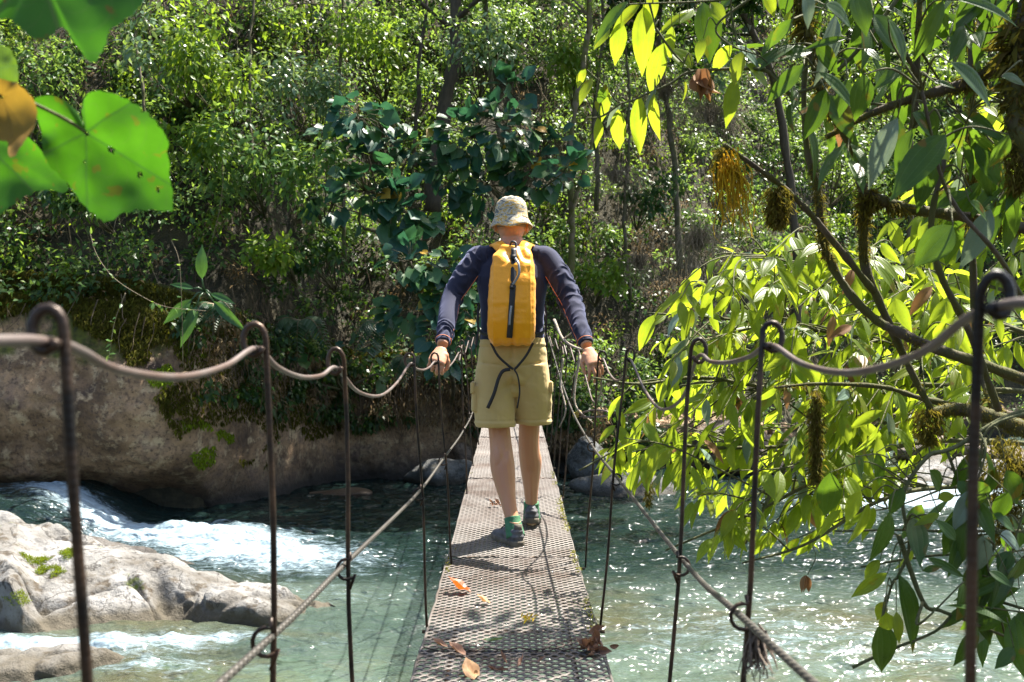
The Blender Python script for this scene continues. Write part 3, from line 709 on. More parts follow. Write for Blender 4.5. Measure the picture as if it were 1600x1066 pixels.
fern(335,475,15.2,.55,'small fern on the moss right of the long leaved plant', 43, n=5)
fern(640,560,18.3,.7,'fern hanging behind the left hand', 44)
m_long = leaf_mat('strap_leaves', [(.025,.08,.02),(.035,.10,.03)], (.2,.45,.05), .3, .28, veins='parallel')
def strap_plant(px, py, d, leaves, label):
    base = P(px, py, d); root = empty('long_leaved_plant', tuple(base), label=label, cat='plant')
    for (a, l, wd, nx) in leaves:
        a = math.radians(a); st = base+np.array([math.cos(a)*l*.35, -.15, math.sin(a)*l*.35])
        s_ = MB(); s_.tube([base, (base+st)/2+[0,-.05,.03], st], [.016,.013,.010], 6); 
        lf = link('leaf', leaf_mesh('leaf', [st], [[math.cos(a), -.25, math.sin(a)]], [[nx,-1,.45]], l, wd, LONG), m_long, root)
        s_.build('petiole', m_fern, lf)
strap_plant(320, 455, 14.9, [(88,.50,.36,.1),(222,.55,.30,.6),(252,.66,.27,.4),(-42,.66,.24,-.5),(-18,.4,.28,0),(165,.35,.3,0)], 'plant with long glossy green leaves growing out of the mossy cliff')
def tussock(px, py, d, L, n, label, seed):
    rr = np.random.RandomState(seed); b0 = P(px, py, d); a = rr.uniform(0, 2*math.pi, n)
    tip = b0+np.stack([np.cos(a)*L*rr.uniform(.4,1,n), -rr.uniform(.1,.8,n)*L, np.sin(a)*L*.35-rr.uniform(.1,1.,n)*L*.7], 1)
    o = link('dry_grass', ribbons('dry_grass', np.repeat(b0[None], n, 0)+rr.normal(size=(n,3))*.04, tip, .006, L*.35, m_stalk, n=7), m_stalk)
    tag(o, label, 'grass tuft', 'dry grass tufts on the far slope')
tussock(1090,385,18.6,.9,300,'bleached dry grass tuft on the dark slope right of the man', 51)
tussock(1000,415,19,.6,200,'smaller dry grass tuft left of the bleached one', 52)
tussock(1110,190,21,1.0,300,'dry grass tuft high on the slope behind the hanging leaf spray', 53)
tussock(1040,150,21,.9,260,'dry grass tuft highest on the slope beside the grey trunk', 54)
tussock(960,280,19.6,.7,200,'dry grass tuft beside the thin dry stem', 55)
def vine(pts, d, label, seed, nl=30, name='trailing_vine', r=.007):
    rr = np.random.RandomState(seed); q = spline([P(a, b_, d) for a, b_ in pts], 10)
    root = empty(name, tuple(q[0]), label=label, cat='vine', group='vines trailing over the cliff')
    tb = MB(); tb.tube(q, np.linspace(r, r*.5, len(q)), 5); tb.build('stem', m_stalk, root)
    i = rr.randint(0, len(q), nl); link('leaves', leaf_mesh('leaves', q[i], rr.normal(size=(nl,3))+[0,-.5,-.2], np.array([0,-.6,.8])+rr.normal(size=(nl,3))*.4, rr.uniform(.06,.13,nl), .5, LONG2), m_leaf_a, root)
vine([(140,362),(152,400),(180,436),(225,465),(262,480),(322,486)], 14.3, 'curving green vine trailing across the mossy cliff to the fern', 61)
vine([(196,458),(180,500),(172,545),(170,560)], 14.4, 'short vine hanging down the moss behind the nearest rod', 62, 12)
vine([(268,375),(280,410),(284,480),(286,570)], 14.6, 'thin straight vine hanging left of the long leaved plant', 63, 8)
vine([(330,640),(380,560),(420,610),(440,700)], 17.0, 'looping creeper hanging on the cliff by the second rod', 64, 14)

# ---------------------------------------------------------------- bushes that stand out of the thicket
def bush(px, py, d, r, n, m, label, seed, size=(.09,.17), wr=(.35,.5), T=LONG2):
    rs = np.random.RandomState(seed); c = P(px, py, d); yb_ = float(hill_y(c[0], max(c[2]-r*.6, ZW+.5)))
    base = np.array([c[0], min(yb_, d+1.5), c[2]-r*1.0]); root = empty('bush', tuple(base), label=label, cat='bush', group='bushes on the far slope')
    tb = MB(); sub_ = []
    for i in range(9):
        e = c+unit(rs.normal(size=3))*r*np.array([1.1,.7,.75])*rs.uniform(.35,1); q = spline([base, (base+e)/2+rs.normal(size=3)*.1*r, e], 5); tb.tube(q, np.linspace(.018,.004,len(q)), 5); sub_.append(e)
    tb.build('stem', m_bark3, root)
    sub_ = np.array(sub_); k = n//9; o = np.repeat(sub_, k, 0); v = unit(rs.normal(size=o.shape)); v[:,1] = -np.abs(v[:,1])*.8; q = o+v*r*.48*rs.rand(len(o),1)**.5
    D = v*.7+rs.normal(size=q.shape)*.5-[0,0,.5]; N = np.array([0,-.5,1.])+rs.normal(size=q.shape)*.5
    link('crown', leaf_mesh('crown', q, D, N, rs.uniform(size[0], size[1], len(q)), rs.uniform(wr[0], wr[1], len(q)), T), m, root)
m_leaf_w = leaf_mat('glossy_leaves', [(.08,.16,.06),(.11,.20,.09),(.14,.22,.12)], (.45,.62,.14), .35, .30, spec=.6)
for a in [(330,90,16.8,.95,900,m_leaf_y,'bright yellow green bush in the sunlit thicket at the upper left'),
 (250,60,16.6,.8,700,m_leaf_w,'glossy green bush above the large heart leaf'),
 (470,140,17.6,.85,800,m_leaf_w,'glossy bush sparkling in sun right of the upper left thicket'),
 (432,395,15.9,.45,420,m_leaf_y,'small lime bush drooping over the mossy cliff top'),
 (745,68,18.6,.75,420,m_leaf_w,'glossy bush beside the dark leaning trunk near the top'),
 (585,60,18.6,.9,800,m_leaf_y,'yellow green bush at the top edge between two slender stems'),
 (380,240,16.6,.9,800,m_leaf_a,'mid green bush between the heart leaf and the broad leaved shrub'),
 (300,210,16.3,.6,480,m_leaf_y,'light bush just right of the heart leaf'),
 (940,430,18.8,.55,420,m_leaf_y,'lime bush lit behind the man\'s right shoulder'),
 (1010,300,19.5,.6,420,m_leaf_b,'green bush on the dark slope below the hanging leaf spray'),
 (905,100,19.6,.7,600,m_leaf_y,'yellow green bush behind the mossy forked trunk'),
 (480,270,16.6,.75,620,m_leaf_a,'mid green bush left of the broad leaved shrub tiers'),
 (120,300,15.0,.5,380,m_leaf_b,'dark green bush on the cliff top under the heart leaf'),
 (1130,100,21,.9,620,m_leaf_w,'glossy bush at the top behind the curled brown leaf'),
 (500,400,17.2,.55,420,m_leaf_b,'dark green bush hanging on the slope above the second rod'),
 (1420,110,23,1.3,900,m_leaf_y,'sunlit yellow green bush high behind the mossy boughs'),
 (1560,200,24,1.5,900,m_leaf_w,'glossy bush high at the right edge behind the mossy tree'),
 (1330,240,22.5,1.0,700,m_leaf_a,'mid green bush behind the crooked boughs')]:
    bush(*a, seed=int(a[0]+a[1]))
m_moss2 = leaf_mat('sun_toned_moss', [(.12,.19,.01),(.17,.24,.012),(.08,.12,.01)], (.5,.6,.02), .3, .9, spec=.1)
n = 14000; x = R.uniform(-5.6, -4.3, n); z = R.uniform(ZW+.7, 1.0, n); k = np.abs(x+4.95+.25*np.sin(z*3)) < .30*np.clip(fbm(np.stack([x*5, z*0, z*4], -1), 4)*3.5, 0, 1.2); x, z = x[k], z[k]  # moss streak on the cliff corner, its sunlight put into the leaf colour
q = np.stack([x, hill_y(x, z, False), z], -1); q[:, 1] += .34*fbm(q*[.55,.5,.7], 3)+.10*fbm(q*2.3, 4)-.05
tag(link('sun_toned_moss', leaf_mesh('moss', q, np.array([0,-.3,-1])+R.normal(size=(len(q), 3))*.4, np.array([0,-1,.5])+R.normal(size=(len(q), 3))*.5, R.uniform(.04,.10,len(q)), .3), m_moss2, smooth=False), kind='stuff')

k = (SLABV[:,0] < -4.05) & (SLABV[:,0] > -4.95) & (SLABV[:,1] < 10.3) & (SLABV[:,2] > ZW+.25); sv = SLABV[k]
sv = sv[fbm(sv*[2.2,2.2,2.2], 3)+.35-1.3*abs(sv[:,0]+4.5) > .22]; n = min(26000, len(sv)*14)
if len(sv) > 10:
    i = R.randint(0, len(sv), n); q = sv[i]+R.normal(size=(n,3))*.010
    tag(link('sun_toned_moss', leaf_mesh('moss', q, R.normal(size=(n,3))*.6+[0,-.2,.6], R.normal(size=(n,3)), R.uniform(.008,.022,n), .35), m_moss2, smooth=False), kind='stuff')
# ================================================================ SUSPENSION BRIDGE
def zd(d):
    t = np.maximum(0, np.asarray(d, float)-4.2); return .03*t*(t/(t+1.2))
m_rod, t, b = mat('rusty_rod')
v = pos(t, (1,1,1)); c = mixc(t, ramp(t, noise(t, 14, 5, .6, v), [(.4,(0,0,0)),(.62,(1,1,1))]), (.012,.010,.009), (.075,.045,.028))
t.links.new(c, b.inputs['Base Color']); b.inputs['Metallic'].default_value = .55; b.inputs['Roughness'].default_value = .42
wv = t.nodes.new('ShaderNodeTexWave'); wv.bands_direction = 'Z'; wv.inputs['Scale'].default_value = 42; t.links.new(v, wv.inputs[0])
bump(t, b, math_(t, 'ADD', math_(t, 'MULTIPLY', wv.outputs[1], .10), math_(t, 'MULTIPLY', noise(t, 60, 4, vec=v), .5)), .7, .002)
m_wire = plain('rail_wire', (.11,.072,.06), .5, .4, var=(.15,.13,.12), sc=9, bmp=.3, bsc=60, bd=.001)
m_cable, t, b = mat('steel_cable')
c = mixc(t, noise(t, 9, 5, .6, pos(t)), (.04,.036,.032), (.15,.14,.125)); t.links.new(c, b.inputs['Base Color']); b.inputs['Metallic'].default_value = .6; b.inputs['Roughness'].default_value = .45
wv = t.nodes.new('ShaderNodeTexWave'); wv.bands_direction = 'DIAGONAL'; wv.inputs['Scale'].default_value = 40; t.links.new(pos(t, (1,.8,1)), wv.inputs[0]); bump(t, b, wv.outputs[1], .7, .003)
m_deck, t, b = mat('deck_steel')
c = mixc(t, ramp(t, noise(t, 5, 6, .65, pos(t)), [(.42,(0,0,0)),(.62,(1,1,1))]), (.155,.138,.125), (.085,.062,.050))
c = mixc(t, ramp(t, noise(t, 1.3, 4, .6, pos(t)), [(.4,(0,0,0)),(.7,(.7,.7,.7))]), c, (.215,.20,.185))
t.links.new(c, b.inputs['Base Color']); b.inputs['Metallic'].default_value = .35; b.inputs['Roughness'].default_value = .5
bump(t, b, noise(t, 120, 3, vec=pos(t)), .4, .001)

bridge = empty('suspension_bridge', (0, 0, 0), label='narrow rusty suspension footbridge with an expanded metal deck and hooked rods, spanning the river', cat='bridge')
def deck_panel(d0, d1, seed):
    rr = np.random.RandomState(seed); pit = .0215; rows = int((d1-d0)/pit); wd = .0222
    W2 = .300; nx = 109; x = np.linspace(-W2, W2, nx); k = np.arange(rows)[:, None]
    yc = d0+(k+.5)*pit+pit*.46*np.cos(math.pi*x[None]/wd+k*math.pi)
    sagx = rr.uniform(-.004,.004)*np.cos(x*3)[None]; xx = np.broadcast_to(x, yc.shape)+.004*np.sin(yc*1.7+seed)
    z0 = zd(yc)+sagx+.006*vnoise(np.stack([xx*4, yc*3, 0*xx+seed], -1))
    hw = .0047
    A = np.stack([xx, yc-hw, z0+.0005], -1); B = np.stack([xx, yc+hw, z0+.0045], -1); C_ = np.stack([xx, yc+hw*.8, z0-.0035], -1)
    V = np.stack([A, B, C_], 2).reshape(-1, 3)
    r_ = np.arange(rows)[:, None]*nx*3+np.arange(nx-1)[None]*3
    F1 = np.stack([r_, r_+3, r_+4, r_+1], -1).reshape(-1, 4); F2 = np.stack([r_+1, r_+4, r_+5, r_+2], -1).reshape(-1, 4); F3 = np.stack([r_+2, r_+5, r_+3, r_], -1).reshape(-1, 4)
    p_ = link('deck_panel', raw_mesh('deck', V, np.vstack([F1, F2, F3])), m_deck, bridge, smooth=False)
    eb = MB()
    for s_ in (-1, 1):
        ys = np.linspace(d0, d1, 14); q = np.stack([np.full(14, s_*.300)+.002*rr.normal(size=14), ys, zd(ys)-.003], 1); eb.tube(q, .0055, 6)
    for y in (d0+.012, d1-.012): eb.box((0, y, float(zd(y))-.008), (.298, .009, .003))
    eb.build('edge_bar', m_deck, p_)
seams = [-1.6, .35, 1.9, 3.25, 4.62, 6.9, 9.2, 11.5, 13.8, 16.1, 18.4, 20.6]
for i in range(len(seams)-1): deck_panel(seams[i]+.004, seams[i+1]-.004, i)
# wire lacing across the seams and long cables under the deck
for i, y in enumerate(seams[1:-1]):
    rr = np.random.RandomState(i+5); xs = np.linspace(-.29, .29, 25); q = np.stack([xs, y+.012*np.sin(xs*60)+.006*rr.normal(size=25), zd(y)+.006+.006*rr.rand(25)], 1)
    mb = MB(); mb.tube(q, .0022, 5); mb.build('seam_wire', m_rod, bridge)
ys = np.linspace(-1.6, 20.6, 60)
for x0 in (-.2, .2):
    mb = MB(); mb.tube(np.stack([x0+0*ys, ys, zd(ys)-.028], 1), .009, 7); mb.build('floor_cable', m_rod, bridge)

LEFT = [(1960,-.357,1.041,-.31),(1075,-.358,1.040,-.335),(765,-.344,1.0,-.31),(440,-.346,.972,-.300),(345,-.333,.962,-.272),(247,-.320,.98,-.285)]
RIGHT = [(1890,.388,1.07,.345),(968,.403,1.045,.34),(695,.403,1.02,.335),(428,.416,.99,.322),(338,.400,.968,.34)]
def hang(d): return float(zd(d))
rodsL = [(F/s, a, z, b_) for s, a, z, b_ in LEFT]+[(d, -.36+.01*math.sin(d*5), hang(d)+.95, -.29) for d in (7.5,8.7,9.9,11.3,12.9,14.6,16.4,18.4)]
rodsR = [(F/s, a, z, b_) for s, a, z, b_ in RIGHT]+[(d, .43-.004*d+.02*math.sin(d*4), hang(d)+.95, .325) for d in (6.35,7.1,7.7,8.5,9.4,10.4,11.6,13.0,14.6,16.4,18.4)]
cabL = [(-1.2,-.5,1.1),(-.3,-.37,.78),(.5,-.352,.67),(1.44,-.350,.585),(2.04,-.345,.555),(3.53,-.334,.476),(4.5,-.313,.479),(6.4,-.312,.44),(8.5,-.32,.46),(12,-.34,.72),(16,-.38,1.2),(20.6,-.5,1.9)]
cabR = [(-1.2,.5,1.1),(-.3,.37,.78),(.82,.36,.64),(1.6,.362,.578),(2.24,.39,.515),(3.63,.385,.515),(4.6,.37,.53),(5.9,.362,.59),(7.5,.366,.73),(9.7,.375,.98),(13,.38,1.35),(20.6,.5,2.2)]
def cz(cab, d):
    q = np.array(cab); return np.interp(d, q[:,0], q[:,1]), np.interp(d, q[:,0], q[:,2])
for side, cab in ((-1, cabL), (1, cabR)):
    q = spline([(x, d, z) for d, x, z in cab], 8); mb = MB(); mb.tube(q, .0056, 8)
    o = mb.build('support_cable', m_cable, bridge)
def rod(d, xt, zt, xb, cab, side, seed):
    rr = np.random.RandomState(seed); r = .0049 if d < 1 else .0047; cx, czz = cz(cab, d)
    near = 1 if d < 1.3 else 1.35; rx, rz = .0112*near*(.82 if d < 1 else 1)+.003*rr.rand(), .017*near+.004*rr.rand()
    zb = hang(d)-.035; mb = MB()
    H = zt-rz
    # shaft from under the deck to the start of the hook, with slight bends
    ts = np.linspace(0, 1, 9); xs_ = xb+(xt-xb)*ts+.006*np.sin(ts*math.pi*2+rr.rand()*6)*np.sin(ts*math.pi); zs_ = zb+(H-zb)*ts; ys_ = d+.006*np.sin(ts*5+rr.rand()*6)
    pts = [(a, b_, c_) for a, b_, c_ in zip(xs_, ys_, zs_)]
    o = side  # hook curls outwards
    cxr = xt+o*rx
    for k in range(1, 13):
        a = math.pi-k*math.pi*1.85/12
        pts.append((cxr+o*math.cos(a)*rx, d-.0009*k, H+math.sin(a)*rz))
    mb.tube(pts, r, 8)
    # foot under the deck
    mb.tube([(xb, d, zb), (xb-.03*side, d, zb-.012), (xb-.10*side, d, zb-.012)], r, 7)
    # open loop round the lower cable
    xs0 = xb+(xt-xb)*(czz-zb)/(H-zb); lp = []
    lr = .021
    dx = cx-xs0; sg = math.copysign(1, dx) if abs(dx) > .004 else side
    for k in range(11):
        a = math.pi*.62-k*math.pi*1.45/10
        lp.append((xs0+sg*(math.cos(a)*lr*.95+.006), d-.011, czz-.004+math.sin(a)*lr))
    mb.tube([(xs0, d-.007, czz+.03)]+lp+[(xs0, d-.009, czz-.045)], r*.72, 7)
    mb.build('hanger_rod', m_rod, bridge)
    return (cxr-o*rx*.1, d, H-rz*.55)
def rail(rods, cab, side, sags, seed):
    ring = [rod(*r_, cab, side, seed+i) for i, r_ in enumerate(rods)]
    pts = [(side*.52, -1.3, 1.15), (side*.42, -.2, 1.07)]
    for i, q in enumerate(ring):
        if i == 0: s_ = .02; p0 = pts[-1]
        else: p0 = ring[i-1]; s_ = sags[i-1] if i-1 < len(sags) else .09
        for f in (.22, .5, .78):
            sh = 4*f*(1-f); pts.append(tuple(np.array(p0)*(1-f)+np.array(q)*f-np.array([-side*s_*.10, 0, s_*sh])))
        pts.append(q)
    pts.append((side*.5, 20.6, 1.9))
    mb = MB(); mb.tube(spline(pts, 5), .0045, 8); mb.build('rail_wire', m_wire, bridge)
rail(rodsL, cabL, -1, [.035,.03,.085,.03,.06,.08], 10)
rail(rodsR, cabR, 1, [.05,.02,.15,.09,.26,.1,.1], 40)
# cross bars under the deck at every pair of rods
for d in [r_[0] for r_ in rodsL][:8]:
    mb = MB(); mb.tube([(-.32, d+.01, hang(d)-.02), (.33, d+.01, hang(d)-.02)], .0065, 6); mb.build('cross_bar', m_rod, bridge)
# anchor posts on both banks
for x0 in (-.55, .55):
    mb = MB(); mb.tube([(x0, 20.9, ZW), (x0, 20.9, 1.2), (x0*.98, 20.9, 2.1)], .07, 10); mb.build('post', m_bark, bridge)
    mb = MB(); mb.tube([(x0, -1.45, -.8), (x0, -1.45, 1.25)], .07, 10); mb.build('post', m_bark, bridge)

# ---------------------------------------------------------------- things lying on the deck
def deckp(px, py):
    d = 1.015*F/(py-533.); return np.array([(px-800)*d/F, d, float(zd(d))+.008])
m_red = leaf_mat('red_leaf', [(.40,.06,.01),(.50,.10,.015)], (.8,.2,.02), .35, .35, spots=60)
m_tan = leaf_mat('tan_leaf', [(.42,.22,.10),(.50,.30,.15)], (.6,.35,.15), .25, .6, spots=50)
m_brn = leaf_mat('brown_leaf', [(.16,.075,.04),(.24,.12,.07),(.32,.20,.14)], (.4,.2,.1), .2, .6)
m_grn = leaf_mat('green_fallen_leaf', [(.10,.20,.03)], (.3,.5,.05), .3, .4)
def fallen(px, py, L, W, ang, m, label, curl=.45, n=1, seed=0):
    rr = np.random.RandomState(seed+px); p = deckp(px, py); V, Fc, U = tmpl_long(7, 11, -curl, curl*.9)
    V = V.copy(); V[:, 2] += .06*np.sin(V[:, 1]*9+V[:, 0]*7)
    if n == 1: O = [p]; D = [[math.cos(ang), math.sin(ang), .04]]; N = [[.1*rr.normal(), .1*rr.normal(), 1]]; LL = [L]
    else:
        O = p+rr.normal(size=(n, 3))*[.035,.035,.004]; O[:, 2] = p[2]+abs(rr.normal(size=n))*.014; D = rr.normal(size=(n,3))*[1,1,.3]; N = rr.normal(size=(n,3))*.6+[0,0,1]; LL = L*rr.uniform(.5,1.1,n)
    o = link('fallen_leaf' if n == 1 else 'leaf_clump', leaf_mesh('leaf', O, D, N, np.array(LL), W, (V, Fc, U)), m)
    tag(o, label, 'leaf' if n == 1 else 'leaf clump', 'fallen leaves on the bridge deck')
fallen(735, 928, .10, .62, 2.9, m_red, 'curled bright red leaf on the left half of the deck', .5)
fallen(766, 946, .062, .55, 2.8, m_tan, 'small tan leaf on the deck just below the red one')
fallen(741, 1066, .10, .55, 1.9, m_tan, 'pale orange tan leaf at the bottom edge of the picture on the deck', .3)
fallen(700, 1015, .055, .5, 3.0, m_brn, 'small dark brown leaf near the left edge of the deck')
fallen(728, 1028, .07, .5, 2.6, m_brn, 'brown curled leaf in the dark shade at the left of the deck')
fallen(755, 1003, .08, .18, -.2, m_grn, 'thin green leaf on the deck at the edge of the shade', .1)
fallen(925, 1020, .07, .5, 0, m_brn, 'large clump of crumpled brown dead leaves at the right edge of the deck', .6, 16, 3)
fallen(772, 802, .06, .4, 0, m_brn, 'scatter of dry leaf scraps beside the man\'s left shoe', .5, 7, 4)
fallen(800, 1050, .05, .3, 0, m_brn, 'scatter of pale dry scraps in the shade at the middle of the deck', .3, 5, 6)
m_pet = leaf_mat('yellow_petals', [(.75,.50,.02),(.8,.6,.05)], (.9,.7,.05), .35, .5)
p = deckp(826, 972); rr = np.random.RandomState(4); n = 34
tag(link('fallen_flower', leaf_mesh('f', p+rr.normal(size=(n,3))*[.012,.012,.004]+[0,0,.008], unit(rr.normal(size=(n,3))*[1,1,.5]), rr.normal(size=(n,3))+[0,0,1], rr.uniform(.012,.03,n), .22, LONG2), m_pet), 'yellow fallen flower cluster in the middle of the deck', 'flower')
m_dmoss = leaf_mat('deck_moss', [(.16,.17,.02),(.30,.28,.03),(.40,.42,.30),(.10,.09,.02)], (.4,.4,.05), .3, .9, spec=.1)
n = 2600; rr = np.random.RandomState(8); y = rr.uniform(3.1, 7.2, n); sd_ = np.where(rr.rand(n) < .62, 1, -1); k = fbm(np.stack([sd_*3., y*2.2, y*0], -1), 3) > .05; y, sd_ = y[k], sd_[k]; n = len(y)
q = np.stack([sd_*(.300-abs(rr.normal(size=n))*.012), y, zd(y)+rr.uniform(-.012,.012,n)], 1)
tag(link('moss', leaf_mesh('moss', q, rr.normal(size=(n,3)), rr.normal(size=(n,3)), rr.uniform(.006,.02,n), .4), m_dmoss, smooth=False), kind='stuff')

# dead sticks caught in the rods right of the man
m_stick = bark('bleached_stick', (.22,.17,.12), (.38,.33,.27), sc=20)
def stick(pts, r, label, tw=()):
    mb = MB(); q = spline([P(*p) for p in pts], 6); mb.tube(q, np.linspace(r, r*.55, len(q)), 7)
    for s_ in tw: z = spline([P(*p) for p in s_], 5); mb.tube(z, np.linspace(r*.5, r*.25, len(z)), 5)
    tag(mb.build('dry_stick', m_stick), label, 'stick', 'dry sticks caught in the bridge rods')
stick([(866,500,6.5),(880,530,6.3),(905,545,6.0),(928,546,5.9)], .010, 'thick pale dry stick wedged across the rods above the man\'s right hand', [[(880,530,6.3),(893,520,6.2),(902,508,6.2)]])
stick([(907,556,6.0),(899,600,5.95),(900,635,5.9),(926,661,5.8)], .008, 'pale bent dry stick hanging from the lower cable by a yellow knot', [[(905,570,6.0),(893,594,6.0)]])
stick([(880,560,6.4),(876,600,6.4),(884,640,6.3),(874,668,6.3)], .007, 'thin reddish dry stick dangling among the rods nearest the shorts')
mb = MB(); mb.tube(spline([P(903,648,5.9),P(925,641,5.8),P(948,643,5.7),P(947,650,5.7),P(920,652,5.8),P(905,650,5.9)], 6), .006, 6)
tag(mb.build('bent_wire', m_wire), 'reddish loop of loose wire tied to the lower cable by the pale bent stick', 'wire')
m_rope = plain('yellow_rope', (.45,.40,.08), .8, var=(.3,.25,.06), sc=30)
mb = MB(); c0 = P(902,647,5.9)
for i in range(4):
    a = np.linspace(0, 2*math.pi, 13)[:-1]; mb.tube(np.stack([c0[0]+.016*np.cos(a)+.006*(i-1.5), c0[1]+.016*np.sin(a)+.004*(i-1.5), c0[2]+.013*np.sin(a+i)+.004*(i-1.5)], 1), .0045, 5, close=True)
tag(mb.build('rope_knot', m_rope), 'small yellow rope knot on the right lower cable', 'rope')
m_rag = plain('frayed_rag', (.09,.068,.05), .9, var=(.17,.13,.10), sc=25)
c0 = np.array([.37*1.0, 1.5, .575]); n = 60; rr = np.random.RandomState(3); b0 = c0+rr.normal(size=(n,3))*[.006,.006,.006]
tag(link('frayed_cord', ribbons('cord', b0, b0+rr.normal(size=(n,3))*[.012,.012,.01]-[0,0,.05], .003, 0, m_rag), m_rag), 'frayed grey brown cord dangling from the near right lower cable', 'cord')
# ================================================================ PERSON
m_skin, t, b = mat('skin')
c = mixc(t, noise(t, 9, 4, .5, pos(t)), (.52,.235,.125), (.62,.32,.19)); t.links.new(c, b.inputs['Base Color'])
b.inputs['Roughness'].default_value = .5; b.inputs['Subsurface Weight'].default_value = .12; b.inputs['Subsurface Radius'].default_value = (.03,.01,.005); b.inputs['Subsurface Scale'].default_value = .3
bump(t, b, noise(t, 130, 3, vec=pos(t)), .15, .002)
m_neck = m_skin
m_shirt, t, b = mat('shirt_cloth'); c = mixc(t, noise(t, 3, 3, .5, pos(t)), (.012,.014,.030), (.020,.022,.042)); t.links.new(c, b.inputs['Base Color']); b.inputs['Roughness'].default_value = .85; b.inputs['Specular IOR Level'].default_value = .25; b.inputs['Sheen Weight'].default_value = .3; b.inputs['Sheen Tint'].default_value = (.55,.6,1,1); bump(t, b, noise(t, 420, 2, vec=pos(t)), .25, .001)
m_short, t, b = mat('khaki_cloth'); c = mixc(t, noise(t, 6, 5, .6, pos(t)), (.52,.36,.125), (.62,.45,.175)); t.links.new(c, b.inputs['Base Color']); b.inputs['Roughness'].default_value = .75; b.inputs['Sheen Weight'].default_value = .2; bump(t, b, noise(t, 500, 2, vec=pos(t)), .3, .001)
m_orange_line = plain('orange_seam', (.75,.22,.08), .6)
m_sock = plain('green_sock', (.045,.16,.075), .85, var=(.07,.21,.11), sc=40, bmp=.6, bsc=160, bd=.002)
m_shoe = plain('shoe_mesh', (.055,.058,.065), .6, var=(.13,.13,.14), sc=26, bmp=.7, bsc=90, bd=.003)
m_sole = plain('shoe_sole', (.16,.135,.10), .8, var=(.08,.065,.05), sc=30, bmp=.6, bsc=60)
m_hair = plain('grey_hair', (.25,.21,.18), .7)
X0 = -.004
person = empty('person', (0, 5.0, .01), label='man in khaki shorts, dark shirt and camouflage hat walking away over the bridge deck', cat='person')
sL = [np.array(q) for q in ((-.172,5.03,1.425),(-.300,4.94,1.222),(-.327,4.68,.996))]      # shoulder elbow wrist
sR = [np.array(q) for q in ((.176,5.03,1.425),(.290,4.93,1.208),(.354,4.71,.992))]
hipL, kneeL, calfL, ankL = [np.array(q) for q in ((-.100,5.06,.86),(-.060,5.03,.525),(-.046,4.99,.375),(.006,4.90,.115))]
hipR, kneeR, calfR, ankR = [np.array(q) for q in ((.102,5.08,.86),(.088,5.19,.50),(.098,5.24,.375),(.104,5.31,.125))]
body = MB()
def loft(mb, spec, n=28, pw=2.0):
    mb.rings([ell((x, y, z), rx, ry, n, pw) for z, x, y, rx, ry in spec])
body_t = [(.84,0,5.05,.08,.06),(.88,0,5.05,.145,.095),(.98,0,5.04,.145,.092),(1.08,0,5.02,.145,.095),(1.2,0,5.01,.155,.10),(1.32,0,5.02,.170,.105),(1.40,0,5.04,.165,.095),(1.455,0,5.05,.10,.07),(1.49,0,5.06,.062,.06),(1.54,0,5.075,.058,.058)]
loft(body, body_t)
# head: skull, jaw, nose, ears
body.sph((X0, 5.085, 1.625), (.076,.096,.112), 28, 20)
body.sph((X0, 5.115, 1.565), (.058,.07,.070), 20, 14)
body.sph((X0, 5.190, 1.588), (.013,.018,.020), 10, 8)
body.tube([(X0,5.18,1.625),(X0,5.196,1.595)], [.007,.012], 8)
body.sph((X0, 5.178, 1.548), (.024,.010,.007), 12, 8)
for s_ in (-1, 1): body.sph((X0+s_*.080, 5.08, 1.600), (.010,.020,.032), 12, 10)
def limb(mb, pts, rad, n=7, seg=16):
    q = spline(np.column_stack([np.array(pts), rad]), n); mb.tube(q[:, :3], q[:, 3], seg)
limb(body, sL, [.050,.040,.027]); limb(body, sR, [.050,.040,.027])
limb(body, [hipL, kneeL, calfL, (ankL+calfL)/2+[0,0,-.02], ankL], [.058,.055,.061,.040,.032])
limb(body, [hipR, kneeR, calfR, (ankR+calfR)/2+[0,0,-.02], ankR], [.058,.054,.058,.039,.031])
for c_ in (calfL, calfR):
    body.sph(c_+[-.021,-.020,.035], (.030,.033,.078), 14, 12); body.sph(c_+[.022,-.018,.020], (.028,.031,.072), 14, 12)
for c_, a_ in ((calfL, ankL), (calfR, ankR)): limb(body, [c_+[0,-.03,-.04], (c_+a_)/2+[0,-.030,-.03], a_+[0,-.026,.0]], [.020,.013,.013])
for k_ in (kneeL, kneeR):
    for q_ in (-.030, .030): limb(body, [k_+[q_,-.020,.09], k_+[q_*.95,-.034,.03], k_+[q_*.8,-.030,-.03]], [.018,.014,.010])
for k_, a_ in ((kneeL, 1), (kneeR, 1)): body.sph(k_+[0,.02,0], .050, 14, 10)
def foot(mb, an, yaw):
    f = np.array([math.sin(yaw), math.cos(yaw), 0]); limb(mb, [an+[0,0,.02]-f*.01, an+[0,0,-.05]+f*.01, an+[0,0,-.075]+f*.09, an+[0,0,-.085]+f*.17], [.034,.038,.034,.022])
foot(body, ankL, -.42); foot(body, ankR, .05)
